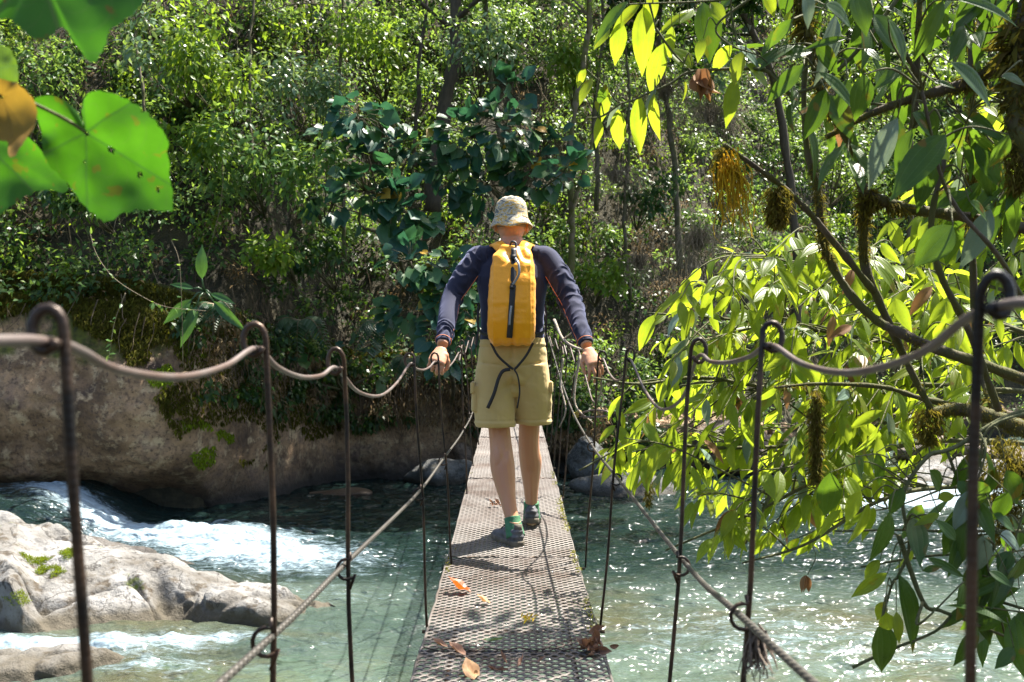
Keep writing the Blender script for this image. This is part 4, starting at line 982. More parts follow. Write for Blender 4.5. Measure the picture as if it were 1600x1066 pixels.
# ------- hands: palm, five fingers each with three bends
def chain(mb, p, dirs, lens, r):
    pts = [np.array(p, float)]
    for d_, l in zip(dirs, lens): pts.append(pts[-1]+unit(np.array(d_, float))*l)
    q = spline(pts, 4); mb.tube(q, np.linspace(r, r*.80, len(q)), 10); mb.sph(pts[-1], r*.84, 10, 8)
    for k in (1, 2): mb.sph(pts[k], r*1.06, 10, 8)
def hand(mb, Wr, fw, side, back, curls, th):
    """fw: wrist->knuckles, side: towards the thumb, back: out of the back of the hand"""
    fw = unit(np.array(fw, float)); side = unit(np.array(side, float)-fw*np.dot(side, fw)); back = unit(np.cross(fw, side)); back = back if np.dot(back, np.array([0,-1,.4])) > 0 else -back
    L = .088; rings = []
    for s_, hw, th_ in ((-.02,.026,.019),(.0,.027,.018),(.25,.032,.017),(.6,.041,.016),(.92,.043,.0145),(1.02,.040,.010)):
        a = np.arange(18)*2*math.pi/18; ca, sa = np.cos(a), np.sin(a)
        rings.append(Wr+fw*(L*s_)+(np.sign(ca)*abs(ca)**.8*hw)[:, None]*side+(sa*th_)[:, None]*back)
    mb.rings(rings)
    off = [.031,.0105,-.0105,-.030]; ln = [(.040,.024,.019),(.045,.028,.020),(.041,.026,.019),(.032,.019,.016)]; rr_ = [.0088,.0092,.0087,.0076]
    for k in range(4):
        r0 = Wr+fw*(L*(.93-.03*abs(k-1)))+side*off[k]
        dirs = []
        for c_ in curls[k]: dirs.append(fw*math.cos(c_)-back*math.sin(c_)+side*.10*(1.5-k)/1.5)
        chain(mb, r0, dirs, ln[k], rr_[k])
    t0_ = Wr+fw*L*.22+side*.024-back*.004
    mb.sph(t0_+fw*.012+side*.004, (.017,.017,.020), 12, 8)
    chain(mb, t0_, [fw*th[0]+side*th[1]-back*th[2], fw*th[3]+side*th[4]-back*th[5], fw*th[6]+side*th[7]-back*th[8]], (.040,.030,.024), .0105)
hand(body, sL[2]+[-.003,-.012,-.018], (-.20,-.55,-.62), (.9,-.1,-.35), None, [(.7,1.9,2.9),(.75,2.0,3.0),(.8,2.0,3.0),(.8,2.0,3.0)], (.7,.6,.4,.8,.1,.7,.5,-.5,.8))
hand(body, sR[2]+[.004,-.012,-.016], (.30,-.45,-.75), (-.75,-.35,-.25), None, [(.35,.9,1.3),(.25,.75,1.1),(.2,.7,1.1),(.25,.8,1.2)], (.8,.5,.4,1,.12,.4,1,-.1,.4))
me = remesh(body, .0042, 3, .4)
link('body', me, m_skin, person)
for s_ in (-1, 1):
    e = MB(); e.sph((X0+s_*.031, 5.168, 1.622), .0115, 12, 8); e.build('eye', plain('eye_white', (.8,.8,.8), .2), person)
hb = MB(); hb.rings([ell((X0, 5.078, z), rx, ry, 24) for z, rx, ry in ((1.592,.0745,.088),(1.615,.0785,.097),(1.65,.080,.100),(1.69,.073,.092))], caps=False); hb.build('hair', m_hair, person)

# ------- shirt
sh = MB()
loft(sh, [(1.005,.0,5.035,.160,.112),(1.05,0,5.025,.160,.112),(1.12,0,5.015,.158,.112),(1.22,0,5.01,.165,.115),(1.33,0,5.02,.182,.118),(1.39,0,5.04,.184,.11),(1.43,0,5.05,.150,.092),(1.465,0,5.055,.105,.076),(1.485,0,5.06,.078,.070),(1.50,0,5.066,.069,.066)], 36, 2.2)
def sleeve(mb, A, outer):
    s, e, w_ = A; m1 = (s+e)/2+outer*.010; m2 = (e+w_)/2
    limb(mb, [s+[-np.sign(s[0])*.045,0,.006], s, m1, e, m2, w_+(w_-e)*(-.04)], [.060,.064,.058,.052,.044,.035], 8, 22)
limb(sh, [(-.03,5.055,1.462),(-.10,5.045,1.452),(-.165,5.035,1.425)], [.050,.054,.058]); limb(sh, [(.03,5.055,1.462),(.10,5.045,1.452),(.17,5.035,1.425)], [.050,.054,.058]); sleeve(sh, sL, np.array([-1,0,.3])); sleeve(sh, sR, np.array([1,0,.3]))
me = remesh(sh, .0046, 5, .5)
V = vco(me); N = vno(me)
def arm_coord(V, A):
    best = None
    for a, b_, off in ((A[0], A[1], 0), (A[1], A[2], 1)):
        ab = b_-a; t_ = np.clip(((V-a)@ab)/(ab@ab), 0, 1); q = a+t_[:, None]*ab; dd = np.linalg.norm(V-q, axis=1)
        if best is None: best = [dd, t_+off]
        else: k = dd < best[0]; best[0] = np.where(k, dd, best[0]); best[1] = np.where(k, t_+off, best[1])
    return best
disp = .0035*fbm(V*[9,9,5], 3)
for A in (sL, sR):
    dd, tc = arm_coord(V, A); on = sm(.10, .075, dd)*sm(.15, .4, np.where(abs(V[:,0]) > .155, 1, 0))
    wv_ = tc*17+4.2*vnoise(V*[13,13,8])+2.0*vnoise(V*27)+V[:, 2]*9
    amp = .0052*(np.exp(-((tc-.95)/.30)**2)+.75*np.exp(-((tc-.25)/.28)**2)+.6*np.exp(-((tc-1.75)/.18)**2)+.25)
    disp += on*1.5*amp*((1-np.abs(np.sin(wv_)))*1.5-.4)*np.clip(.55+1.5*vnoise(V*[10,10,7]+7), 0, 1.25)
lowb = (abs(V[:, 0]) < .17)*sm(1.30, 1.05, V[:, 2]); disp += lowb*.004*np.sin(V[:, 2]*95+3*vnoise(V*8)+V[:, 0]*14)*vnoise(V*[7,7,12]+5)
setco(me, V+N*disp[:, None]); shirt = link('shirt', me, m_shirt, person)
# orange cuff rings and seams along the backs of the sleeves
for A in (sL, sR):
    mb = MB(); s, e, w_ = A; ax = unit(w_-e); c0 = w_-ax*.030
    u = unit(np.cross(ax, [0,0,1])); v = np.cross(ax, u); a = np.arange(28)*2*math.pi/28
    mb.tube(c0+.0385*(np.cos(a)[:, None]*u+np.sin(a)[:, None]*v), .0016, 5, close=True)
    o = -np.sign(s[0]); pts = []
    for t_, rr_ in ((.35,.056),(.7,.054),(1,.052),(1.3,.049),(1.6,.044),(1.86,.038)):
        q = s+(e-s)*t_ if t_ <= 1 else e+(w_-e)*(t_-1)
        pts.append(q+np.array([o*rr_*.86, -rr_*.52, -.012]))
    mb.tube(spline(pts, 5), .0016, 5); mb.build('sleeve_seam', m_orange_line, shirt)

# ------- shorts
st = MB()
loft(st, [(.80,0,5.06,.135,.115),(.85,0,5.055,.178,.128),(.92,0,5.05,.178,.130),(.98,0,5.045,.171,.124),(1.035,0,5.035,.160,.114)], 36, 2.2)
def leg_tube(mb, spec): mb.rings([ell((x, y, z), rx, ry, 30, 2.2) for z, x, y, rx, ry in spec])
leg_tube(st, [(.588,-.083,5.00,.098,.098),(.60,-.083,5.00,.099,.099),(.68,-.088,5.01,.100,.102),(.78,-.094,5.03,.101,.110),(.90,-.085,5.05,.095,.115)])
leg_tube(st, [(.592,.107,5.10,.094,.098),(.604,.107,5.10,.095,.099),(.68,.103,5.085,.098,.102),(.78,.096,5.065,.100,.110),(.90,.085,5.05,.095,.115)])
leg_tube(st, [(.735,.005,5.055,.04,.075),(.76,.005,5.055,.055,.092),(.82,.0,5.055,.07,.105),(.88,0,5.05,.08,.11)])
# cargo pockets on the outer thighs
for s_, y_ in ((-1, 5.0), (1, 5.07)):
    st.rings([ell((s_*.186, y_, z), .014, .055, 16, 4) for z in (.665,.68,.78,.795)])
me = remesh(st, .0048, 5, .5); V = vco(me); N = vno(me)
disp = .007*fbm(V*[8,8,6], 4)+.0045*fbm(V*[5,5,24]+V[:, :1]*6, 3)+.006*np.abs(vnoise(V*[10,10,4]+9))*sm(1.0,.8,V[:,2])
disp += .0055*np.exp(-((V[:,0]-.005)/.05)**2)*np.sin((V[:,2]+.6*abs(V[:,0]))*85+2*vnoise(V*9))*sm(.70,.80,V[:,2])*sm(.98,.9,V[:,2])
disp -= .007*np.exp(-(V[:,0]/.010)**2)*sm(.74,.80,V[:,2])*sm(1.04,.99,V[:,2])*(V[:,1] < 5.05)
disp += .003*np.exp(-((V[:,2]-.607)/.006)**2)-.003*np.exp(-((V[:,2]-.620)/.004)**2)
disp += .003*np.exp(-((V[:,2]-1.0)/.006)**2)-.0035*np.exp(-((V[:,2]-.987)/.004)**2)
for x_, z0 in ((-.09, .90), (.09, .90)):
    bx = np.abs(V[:,0]-x_) < .055
    disp -= .004*bx*np.exp(-((V[:,2]-z0-.15*(abs(V[:,0])-.09))/.005)**2)*(V[:,1] < 5.02)*1.6
setco(me, V+N*disp[:, None]); shorts = link('shorts', me, m_short, person)
for s_, y_ in ((-1, 5.0), (1, 5.07)):
    mb = MB(); mb.rings([ell((s_*(.196), y_, z), w_, .060, 18, 5) for z, w_ in ((.755,.010),(.76,.012),(.805,.012),(.81,.006))]); mb.build('pocket_flap', m_short, shorts)

# ------- socks and shoes
for an, cf, yaw in ((ankL, calfL, -.42), (ankR, calfR, .05)):
    ax = unit(cf-an); mb = MB(); q = [an-ax*.065, an-ax*.02, an+ax*.01, an+ax*.030, an+ax*.033]; mb.tube(spline(q, 4), np.interp(np.linspace(0,4,17), [0,1,2,3,4], [.047,.043,.040,.0405,.037]), 20); so_ = mb.build('sock', m_sock, person)
    f = np.array([math.sin(yaw), math.cos(yaw), 0]); r_ = np.array([f[1], -f[0], 0]); gz = float(zd(an[1]))+.006
    pitch = 0.0 if yaw < 0 else 0.16
    def sec(s, hw, h, base):    # section across the shoe at s metres in front of the heel
        a = np.arange(22)*2*math.pi/22; ca, sa = np.cos(a), np.sin(a)
        zz = np.where(sa < 0, sa*h*.5*.35, sa*h*.5*1.0); zz = zz-zz.min()
        lift = math.sin(pitch)*max(0, .19-s)
        return np.array([an[0], an[1], gz])+f*(s-.062)+ (np.sign(ca)*abs(ca)**.7*hw)[:, None]*r_+np.outer(base+zz+lift, [0,0,1])
    up = MB(); up.rings([sec(-.012,.018,.07,.022), sec(-.006,.028,.10,.018), sec(.02,.036,.125,.014), sec(.06,.040,.130,.014), sec(.10,.042,.112,.014), sec(.15,.047,.080,.014), sec(.20,.048,.062,.014), sec(.24,.042,.05,.014), sec(.265,.028,.036,.016), sec(.275,.012,.02,.02)])
    me = remesh(up, .0042, 2, .4); V = vco(me); N = vno(me); setco(me, V+N*(.003*fbm(V*26, 3)+.002*np.sin(V[:,2]*230))[:, None])
    shoe = link('shoe', me, m_shoe, person)
    sl = MB()
    def outl(z, g):
        pts_ = []
        for s, hw in ((-.016,.014),(-.010,.027),(.01,.037),(.06,.040),(.11,.042),(.16,.048),(.21,.049),(.25,.040),(.272,.024),(.282,.008)): pts_.append((s, hw*g))
        ring = [(s, h) for s, h in pts_]+[(s, -h) for s, h in pts_[::-1]]
        return np.array([np.array([an[0], an[1], gz+z+math.sin(pitch)*max(0,.19-s)])+f*(s-.062)+r_*h for s, h in ring])
    sl.rings([outl(.0,.92), outl(.004,1.0), outl(.018,1.04), outl(.028,1.0)]); sl.build('sole', m_sole, shoe)
    lc = MB(); c_ = np.array([an[0], an[1], gz])-f*.055; lc.rings([ell(c_+[0,0,z]+f*g, .020, .009, 12) for z, g in ((.065,.0),(.085,-.004),(.108,-.002))]); lc.build('heel_tab', m_sole, shoe); lc = MB()
    for k in range(4):
        cc = np.array([an[0], an[1], gz+.105-.014*k])+f*(.02+.028*k); lc.tube([cc-r_*.03+[0,0,-.008], cc+[0,0,.018], cc+r_*.03+[0,0,-.008]], .003, 5)
    lc.build('lace', m_sole, shoe)

# ------- camouflage bucket hat
m_hat, t, b = mat('camouflage_cloth')
vv = pos(t, (1,1,3.2), (0,.2,0)); n1 = noise(t, 17, 4, .6, vv, .8)
c = ramp(t, n1, [(.0,(.13,.13,.12)),(.42,(.24,.23,.20)),(.46,(.50,.46,.36)),(.52,(.48,.29,.05)),(.59,(.52,.48,.40)),(.66,(.20,.21,.20))], 'CONSTANT')
t.links.new(c, b.inputs['Base Color']); b.inputs['Roughness'].default_value = .85; bump(t, b, noise(t, 60, 4, vec=pos(t)), .5, .004)
ht = MB(); prof = [(.112,1.588),(.108,1.597),(.098,1.615),(.089,1.633),(.086,1.638),(.0845,1.66),(.081,1.69),(.074,1.716),(.060,1.734),(.040,1.744),(.018,1.747),(.003,1.748)]
rg_ = []
for r_, z_ in prof:
    e = ell((X0, 5.07, z_), r_*1.0, r_*1.16, 56); a = np.arange(56)*2*math.pi/56
    br = sm(.088, .112, r_); e[:, 2] += br*(.010*np.cos(2*a+.5)+.005*np.sin(5*a)); e[:, 2] += (e[:, 1]-5.07)*-.10+ (1-br)*.002*np.sin(7*a+z_*90); e *= 1; rg_.append(e)
inner = [q*1.0 for q in rg_[::-1]]
for q in inner: q[:, :2] = (q[:, :2]-[X0, 5.07])*.97+[X0, 5.07]; q[:, 2] -= .003
hatm = MB(); hatm.rings([q for q in inner]+[q for q in rg_], caps=False)
me = hatm.mesh(); V = vco(me); setco(me, V+unit(V-np.array([X0,5.07,1.62]))*(.003*fbm(V*22, 3))[:, None]); hat = link('hat', me, m_hat, person)
hatband = MB(); e = ell((X0, 5.07, 1.637), .0875, .1010, 56); e[:, 2] += (e[:, 1]-5.07)*-.10; hatband.tube(e, .0018, 5, close=True); hatband.build('hat_seam', m_hat, hat)

# ================================================================ BACKPACK (worn, a thing of its own)
m_pack, t, b = mat('orange_nylon')
c = mixc(t, noise(t, 4, 4, .5, pos(t)), (.95,.36,.002), (.99,.41,.003)); t.links.new(c, b.inputs['Base Color']); b.inputs['Roughness'].default_value = .42; b.inputs['Sheen Weight'].default_value = .15
bump(t, b, noise(t, 16, 5, .6, pos(t)), .55, .010)
m_web = plain('black_webbing', (.012,.012,.014), .55, bmp=.4, bsc=200, bd=.001); m_grey = plain('grey_buckle', (.25,.26,.27), .35)
pack = empty('backpack', (0, 4.86, 1.0), label='orange nylon backpack with a black centre strap worn on the man\'s back', cat='backpack')
pk = MB()
spec = [(.992,-.002,4.885,.085,.030),(1.003,-.002,4.875,.103,.048),(1.03,-.003,4.865,.114,.060),(1.10,-.003,4.852,.118,.070),(1.20,-.001,4.850,.1165,.072),(1.30,.002,4.858,.114,.068),(1.38,.003,4.875,.108,.058),(1.43,.006,4.895,.100,.048),(1.465,.010,4.915,.086,.040),(1.487,.014,4.93,.066,.03)]
pk.rings([ell((x, y, z), rx, ry, 40, 2.9) for z, x, y, rx, ry in spec])
me = remesh(pk, .0045, 4, .5); V = vco(me); N = vno(me)
d_ = .006*fbm(V*[10,10,5], 4)+.003*fbm(V*[14,14,34], 2)-.006*np.exp(-((V[:,0]-.0)/.016)**2)*(V[:,1] < 4.88)
d_ += .0055*np.sin(V[:,2]*70+4*vnoise(V*[14,14,6])+V[:,0]*40)*sm(1.36,1.45,V[:,2])
d_ += .004*np.abs(vnoise(V*[22,22,7]+3))*sm(1.25,1.4,V[:,2])+.003*np.sin(V[:,0]*120+V[:,2]*30)*sm(1.07,1.0,V[:,2])
d_ += .003*np.exp(-((abs(V[:,0]-.0)-.088)/.004)**2)*(V[:,1] < 4.87)
setco(me, V+N*d_[:, None]); link('bag', me, m_pack, pack)
def ribbon(mb, pts, w_, nrm=(0,-1,0), th=.002, n=6):
    q = spline(pts, n); T_ = unit(np.gradient(q, axis=0)); nn = np.broadcast_to(np.array(nrm, float), q.shape) if np.ndim(nrm) == 1 else nrm
    sd = unit(np.cross(T_, nn)); nz = unit(np.cross(sd, T_)); w_ = np.broadcast_to(w_, (len(q),))[:, None]
    mb.rings([np.array([q[i]+sd[i]*w_[i]/2+nz[i]*th, q[i]-sd[i]*w_[i]/2+nz[i]*th, q[i]-sd[i]*w_[i]/2-nz[i]*th, q[i]+sd[i]*w_[i]/2-nz[i]*th]) for i in range(len(q))])
def PB(px, py, d): return tuple(P(px, py, d))
mb = MB(); ribbon(mb, [PB(803,388,4.865),PB(803,410,4.83),PB(802,440,4.797),PB(800,470,4.784),PB(798,500,4.783),PB(796,528,4.80)], .028, th=.003); mb.build('centre_strap', m_web, pack)
mb = MB(); ribbon(mb, [PB(802,400,4.835),PB(810,412,4.79),PB(811,428,4.775),PB(806,438,4.785),PB(801,445,4.788)], .011, th=.003); ribbon(mb, [PB(799,478,4.772),PB(797,494,4.768),PB(796,508,4.772)], .010, th=.003); mb.build('handle_loop', m_grey, pack)
mb = MB(); mb.box(P(802,402,4.825), (.014,.006,.012)); mb.box(P(800,449,4.782), (.011,.006,.007)); mb.build('buckle', m_web, pack)
mb = MB(); mb.tube(spline([P(797,384,4.90),P(800,378,4.885),P(806,380,4.88),P(806,388,4.87)], 5), .006, 8); mb.build('haul_loop', m_web, pack)
for s_ in (-1, 1):     # shoulder straps over the shoulder, down the chest, back under the arm
    mb = MB(); pts = [(s_*.045+.01,4.92,1.455),(s_*.075,4.965,1.500),(s_*.092,5.04,1.497),(s_*.105,5.11,1.455),(s_*.12,5.155,1.36),(s_*.14,5.14,1.26)]
    q = spline(pts, 6); nr = unit(q-np.array([0,5.04,1.3])); ribbon(mb, pts, np.interp(np.linspace(0,1,len(q)), [0,.3,.7,.9,1], [.062,.056,.05,.04,.022]), nr, .006); mb.build('shoulder_strap', m_pack, pack)
    mb = MB(); pts = [(s_*.14,5.14,1.26),(s_*.160,5.10,1.18),(s_*.172,5.02,1.11),(s_*.155,4.92,1.06),(s_*.115,4.885,1.045)]; q = spline(pts, 6); ribbon(mb, pts, .018, unit(q-np.array([0,5.04,1.1])), .002); mb.build('lower_strap', m_web, pack)
    mb = MB(); pts = [(s_*.166,4.955,1.20),(s_*.170,4.93,1.13),(s_*.168,4.92,1.06),(s_*.172+(.0 if s_>0 else -.004),4.90,.985)]; ribbon(mb, pts, .010, th=.0018); mb.build('side_strap', m_web, pack)
    mb = MB(); ribbon(mb, [PB(800+s_*33,536,4.87),PB(800+s_*22,556,4.868),PB(802+s_*7,572,4.872),PB(803+s_*1,577,4.872)], .012, th=.0018); mb.build('tail_strap', m_web, pack)
mb = MB(); ribbon(mb, [PB(797,577,4.868),PB(786,580,4.868),PB(779,592,4.868),PB(772,615,4.866),PB(762,638,4.868)], .017, th=.0018); ribbon(mb, [PB(803,577,4.868),PB(809,588,4.868),PB(812,612,4.868),PB(808,638,4.872)], .008, th=.0018); mb.build('tail_strap', m_web, pack)
# ================================================================ FOREGROUND PLANTS
m_lime = leaf_mat('lime_leaves', [(.12,.18,.018),(.15,.21,.02),(.10,.16,.018),(.17,.20,.02)], (.66,.90,.04), .56, .38, veins='parallel', spots=14)
m_dark = leaf_mat('deep_green_leaves', [(.025,.065,.012),(.035,.08,.015),(.05,.10,.02)], (.24,.46,.02), .38, .36, veins='parallel', spots=12)
m_grey = leaf_mat('silvery_leaves', [(.16,.24,.18),(.20,.27,.22)], (.3,.4,.2), .3, .35, veins='parallel')
m_old = leaf_mat('curled_brown_leaf', [(.22,.10,.04),(.30,.17,.08)], (.5,.25,.1), .3, .7)
m_twig = bark('green_twig', (.06,.075,.02), (.13,.12,.05), sc=12)
m_bough = bark('mossy_bough', (.055,.042,.026), (.11,.085,.055), moss=(.07,.07,.012), sc=9)
m_fmoss = leaf_mat('hanging_moss_tufts', [(.07,.065,.012),(.12,.11,.02),(.17,.14,.03),(.09,.06,.02)], (.40,.36,.04), .35, .9, spec=.1)
m_tassel = leaf_mat('yellow_root_tassel', [(.60,.38,.01),(.70,.48,.02),(.45,.28,.02)], (.7,.45,.03), .35, .7, spec=.2)

def placed_leaves(rows, ox, oy, sc, d, jd, seed):
    """rows: base x, base y, tip x, tip y, width in zoomed pixels -> world origin, direction, length, width ratio"""
    rr = np.random.RandomState(seed); O = []; D = []; N = []; L = []; Wd = []
    for bx, by, tx, ty, wd in rows:
        dd = d+rr.uniform(-jd, jd); a = P(ox+bx/sc, oy+by/sc, dd); e = P(ox+tx/sc, oy+ty/sc, dd+rr.uniform(-.03,.06))
        v = e-a; l = np.linalg.norm(v); O.append(a); D.append(v); L.append(l*1.08)
        ratio = wd/max(1, math.hypot(tx-bx, ty-by))
        tilt = rr.uniform(.25, .9); N.append([rr.normal()*.35, -1, tilt]); Wd.append(ratio*1.04)
    return [np.array(q, float) for q in (O, D, N, L, Wd)]
def limbtube(mb, pts, r0, r1, seg=9, lump=0, rr=None, n=8):
    q = spline([P(*p) for p in pts], n); r = np.linspace(r0, r1, len(q))
    if lump: r = r*(1+lump*rr.normal(size=len(q)))
    mb.tube(q, r, seg); return q, r
def fuzz(q, r, per, ln, rr, hang=.6, k0=0):
    """moss: short blades all round a limb plus hanging threads"""
    i = rr.randint(k0, len(q)-1, per); t_ = rr.rand(per)[:, None]; c = q[i]*(1-t_)+q[i+1]*t_; dr = unit(rr.normal(size=(per,3))); 
    clump = 1.25*np.clip(.6+1.5*vnoise(c*9), .3, 1.7)
    O = c+dr*(r[i]*.85)[:, None]; D = dr*.7+rr.normal(size=(per,3))*.4-[0,0,hang]
    return O, D, dr+rr.normal(size=(per,3))*.5, ln*clump*rr.uniform(.5,1.3,per)
# ---------------------------------------------------------------- mossy tree leaning in from the right bank
rr = np.random.RandomState(77)
gz = ZW-.2
mt = empty('mossy_tree', (2.75, 3.9, -.95), label='moss covered tree at the right with crooked boughs and large drooping deep green leaves', cat='tree')
tk = MB(); tq = spline([(2.75,3.9,-1.1),(2.45,3.7,.0),(2.15,3.45,.75),(2.05,3.35,1.5),(2.2,3.2,2.6),(2.4,3.1,4.2)], 8); tk.tube(tq, np.linspace(.13,.06,len(tq)), 14); tk.build('trunk', m_bough, mt)
B = [
 ([(1800,410,3.4),(1700,378,3.35),(1600,357,3.3),(1500,338,3.25),(1406,323,3.2),(1350,296,3.2),(1344,255,3.2),(1320,210,3.15),(1286,150,3.1),(1262,60,3.1),(1240,-60,3.1)], .024, .008, 3000, .030),
 ([(1350,290,3.2),(1350,345,3.25),(1350,406,3.3),(1365,451,3.3),(1395,519,3.35),(1425,583,3.4),(1455,640,3.4)], .016, .011, 2200, .02),
 ([(1830,-90,3.2),(1700,-10,3.1),(1600,56,3.0),(1575,86,3.0),(1519,127,3.05),(1440,150,3.1),(1365,176,3.15),(1290,215,3.2)], .030, .008, 3600, .030),
 ([(1800,690,3.4),(1700,620,3.4),(1600,592,3.35),(1519,564,3.3),(1463,545,3.3),(1410,522,3.3),(1369,500,3.3),(1328,459,3.3),(1294,402,3.3),(1282,350,3.3),(1279,300,3.3),(1262,240,3.3),(1256,150,3.3),(1262,40,3.3),(1250,-60,3.3)], .022, .007, 4200, .02),
 ([(1365,455,3.3),(1300,375,3.2),(1262,330,3.15),(1220,290,3.1),(1165,250,3.05),(1131,226,3.0)], .012, .007, 400, .012),
 ([(1830,740,3.5),(1650,690,3.45),(1560,655,3.4),(1500,640,3.4),(1450,645,3.4)], .036, .016, 3600, .040),
 ([(1830,610,3.6),(1700,640,3.5),(1600,650,3.5),(1450,625,3.5),(1380,605,3.5),(1280,600,3.5),(1210,606,3.5)], .018, .004, 900, .018),
 ([(1519,-70,3.6),(1519,130,3.6),(1524,250,3.6),(1520,400,3.6),(1530,560,3.6),(1560,660,3.45)], .012, .014, 2400, .024),
 ([(1640,-90,2.9),(1604,40,2.9),(1590,160,2.9),(1612,260,2.9),(1700,400,3.1),(1830,470,3.3)], .034, .034, 3400, .045),
 ([(1300,-60,3.0),(1342,11,3.0),(1425,101,3.05),(1429,160,3.1),(1428,200,3.1)], .006, .010, 100, .01),
 ([(1428,200,3.1),(1440,-60,3.0)], .010, .009, 200, .012),
 ([(1800,820,3.2),(1690,790,3.2),(1600,740,3.2),(1560,690,3.3)], .03, .02, 3000, .04),
 ([(1475,250,3.0),(1455,350,3.0),(1470,430,3.0),(1515,520,3.1),(1560,640,3.3)], .008, .012, 150, .012),
 ([(1440,140,2.7),(1480,300,2.75),(1560,400,2.8),(1640,520,3.0),(1800,600,3.3)], .004, .010, 60, .008),
]
lm_ = MB(); FO, FD, FN, FL = [], [], [], []
for pts, r0, r1, per, ln in B:
    one = MB(); q, r = limbtube(one, pts, r0, r1, 10, .10, rr); one.build('bough', m_bough, mt)
    a, b_, c_, l_ = fuzz(q, r, per, ln, rr); FO.append(a); FD.append(b_); FN.append(c_); FL.append(l_)
FO, FD, FN, FL = [np.concatenate(v) for v in (FO, FD, FN, FL)]
link('moss', leaf_mesh('moss', FO, FD, FN, FL, .16), m_fmoss, mt, smooth=False)
TR = [(100,80,0,190,50),(150,270,0,410,70),(330,160,165,185,30),(240,20,370,90,70),(280,60,240,330,90),(210,300,385,430,70),(240,370,170,560,75),(255,395,355,560,80),(400,310,380,490,95),(560,280,455,350,40),(480,30,605,70,40),(440,60,560,200,90),(500,80,600,250,70),(730,0,620,235,70),(750,190,800,290,90),(760,260,960,410,90),(690,340,780,355,30),(790,0,1066,60,50),(540,490,405,760,95),(600,470,700,550,90),(740,560,530,780,115),(700,600,620,860,90),(820,520,1066,600,50),(520,480,560,640,60),(970,320,1090,335,40),(1080,480,1000,560,60),(400,205,470,240,40),(850,800,690,850,60),(840,840,940,910,60),(770,940,630,1090,115),(300,-60,330,90,90),(360,-40,420,120,80),(150,-40,190,110,70),(90,-30,60,60,60),(560,-50,640,60,60),(640,430,720,600,70),(600,540,520,700,60),(960,100,1010,230,70),(880,-30,960,60,60),(1000,560,940,700,80),(430,-20,380,60,60),(200,170,290,300,60),(330,330,300,470,60)]
O, D, N, L, Wd = placed_leaves(TR, 1200, 0, 2.665, 2.75, .25, 5)
# leaf stalks from every placed leaf back to the nearest bough
allq = np.concatenate([spline([P(*p) for p in pts], 8) for pts, *_ in B])
def stalks(O, allq, name, parent, m=m_twig, r=.0032, wob=.05):
    mb = MB(); rs = np.random.RandomState(len(O))
    for o in O:
        k = np.linalg.norm((allq-o)*[1,.5,1]+np.array([0,0,-.05]), axis=1).argmin(); e = allq[k]; md = (o+e)/2+rs.normal(size=3)*wob*np.linalg.norm(e-o)+[0,0,.04]
        q = spline([e, md, o], 5); mb.tube(q, np.linspace(r*1.3, r*.6, len(q)), 5)
    return mb.build(name, m, parent)
stalks(O, allq, 'twigs', mt)
g_ = np.array([i % 14 == 4 for i in range(len(O))])
link('leaves', leaf_mesh('leaves', O[~g_], D[~g_], N[~g_], L[~g_], Wd[~g_], LONG), m_dark, mt)
link('pale_leaves', leaf_mesh('leaves', O[g_], D[g_], N[g_], L[g_], Wd[g_], LONG), m_grey, mt)
# unseen upper crown of the mossy tree: gives the dappled shade below it
n = 130; c_ = np.array([2.3,3.2,3.9]); O = c_+unit(rr.normal(size=(n,3)))*rr.rand(n,1)**.4*[1.25,1.2,.8]; link('crown', leaf_mesh('crown', O, rr.normal(size=(n,3))-[0,0,.8], rr.normal(size=(n,3))*.5+[0,0,1], rr.uniform(.14,.22,n), .42, LONG2), m_dark, mt)
stalks(O[::6], tq[-12:], 'twigs', mt, r=.006)

MT2 = (mt, B)
# hanging moss, root tassel: hang from the boughs, things of their own
def hang_moss(px, py, d, h, w_, n, label, m=m_fmoss, ln=.035, seed=0, cat='moss', name='hanging_moss', wd=.16, group='moss hanging from the boughs'):
    rs = np.random.RandomState(seed+px); t_ = rs.rand(n)**.8; x = rs.normal(size=n)*w_*(.55+.45*np.sin(t_*math.pi))*(1-.5*t_); 
    O = P(px, py, d)+np.stack([x, rs.normal(size=n)*w_*.6, -t_*h], 1); D = np.stack([rs.normal(size=n)*.7, rs.normal(size=n)*.7, -np.ones(n)], 1)
    tag(link(name, leaf_mesh(name, O, D, rs.normal(size=(n,3)), ln*.75*rs.uniform(.4,1.6,n), wd), m, smooth=False), label, cat, group)
hang_moss(1275, 608, 3.45, .32, .015, 1900, 'long brown beard of moss hanging above the lime leaves over the water', seed=1)
hang_moss(1214, 290, 3.1, .12, .026, 1700, 'round olive moss clump under the diagonal branch', seed=2)
hang_moss(1130, 228, 3.02, .10, .019, 900, 'dark moss clump at the broken tip of the diagonal branch', seed=3)
hang_moss(1450, 636, 3.4, .12, .036, 900, 'ragged moss hanging from the thick low bough', seed=4)
hang_moss(1590, 190, 2.9, .20, .03, 1300, 'thick dark moss hanging at the right edge high on the tree', seed=5)
hang_moss(1520, 190, 3.5, .30, .014, 1100, 'narrow moss strip hanging down the upright slender bough', seed=6)
hang_moss(1575, 680, 3.2, .34, .07, 2600, 'heavy brown moss curtain at the right edge above the water', seed=7)
hang_moss(1013, 730, 4.3, .16, .012, 240, 'tiny moss beard hanging from the leaf tip near the right cable', seed=8)
rs = np.random.RandomState(5); n = 80; b0 = P(1140, 258, 2.95)+rs.normal(size=(n,3))*[.020,.015,.02]; ln = rs.uniform(.06,.21,n)
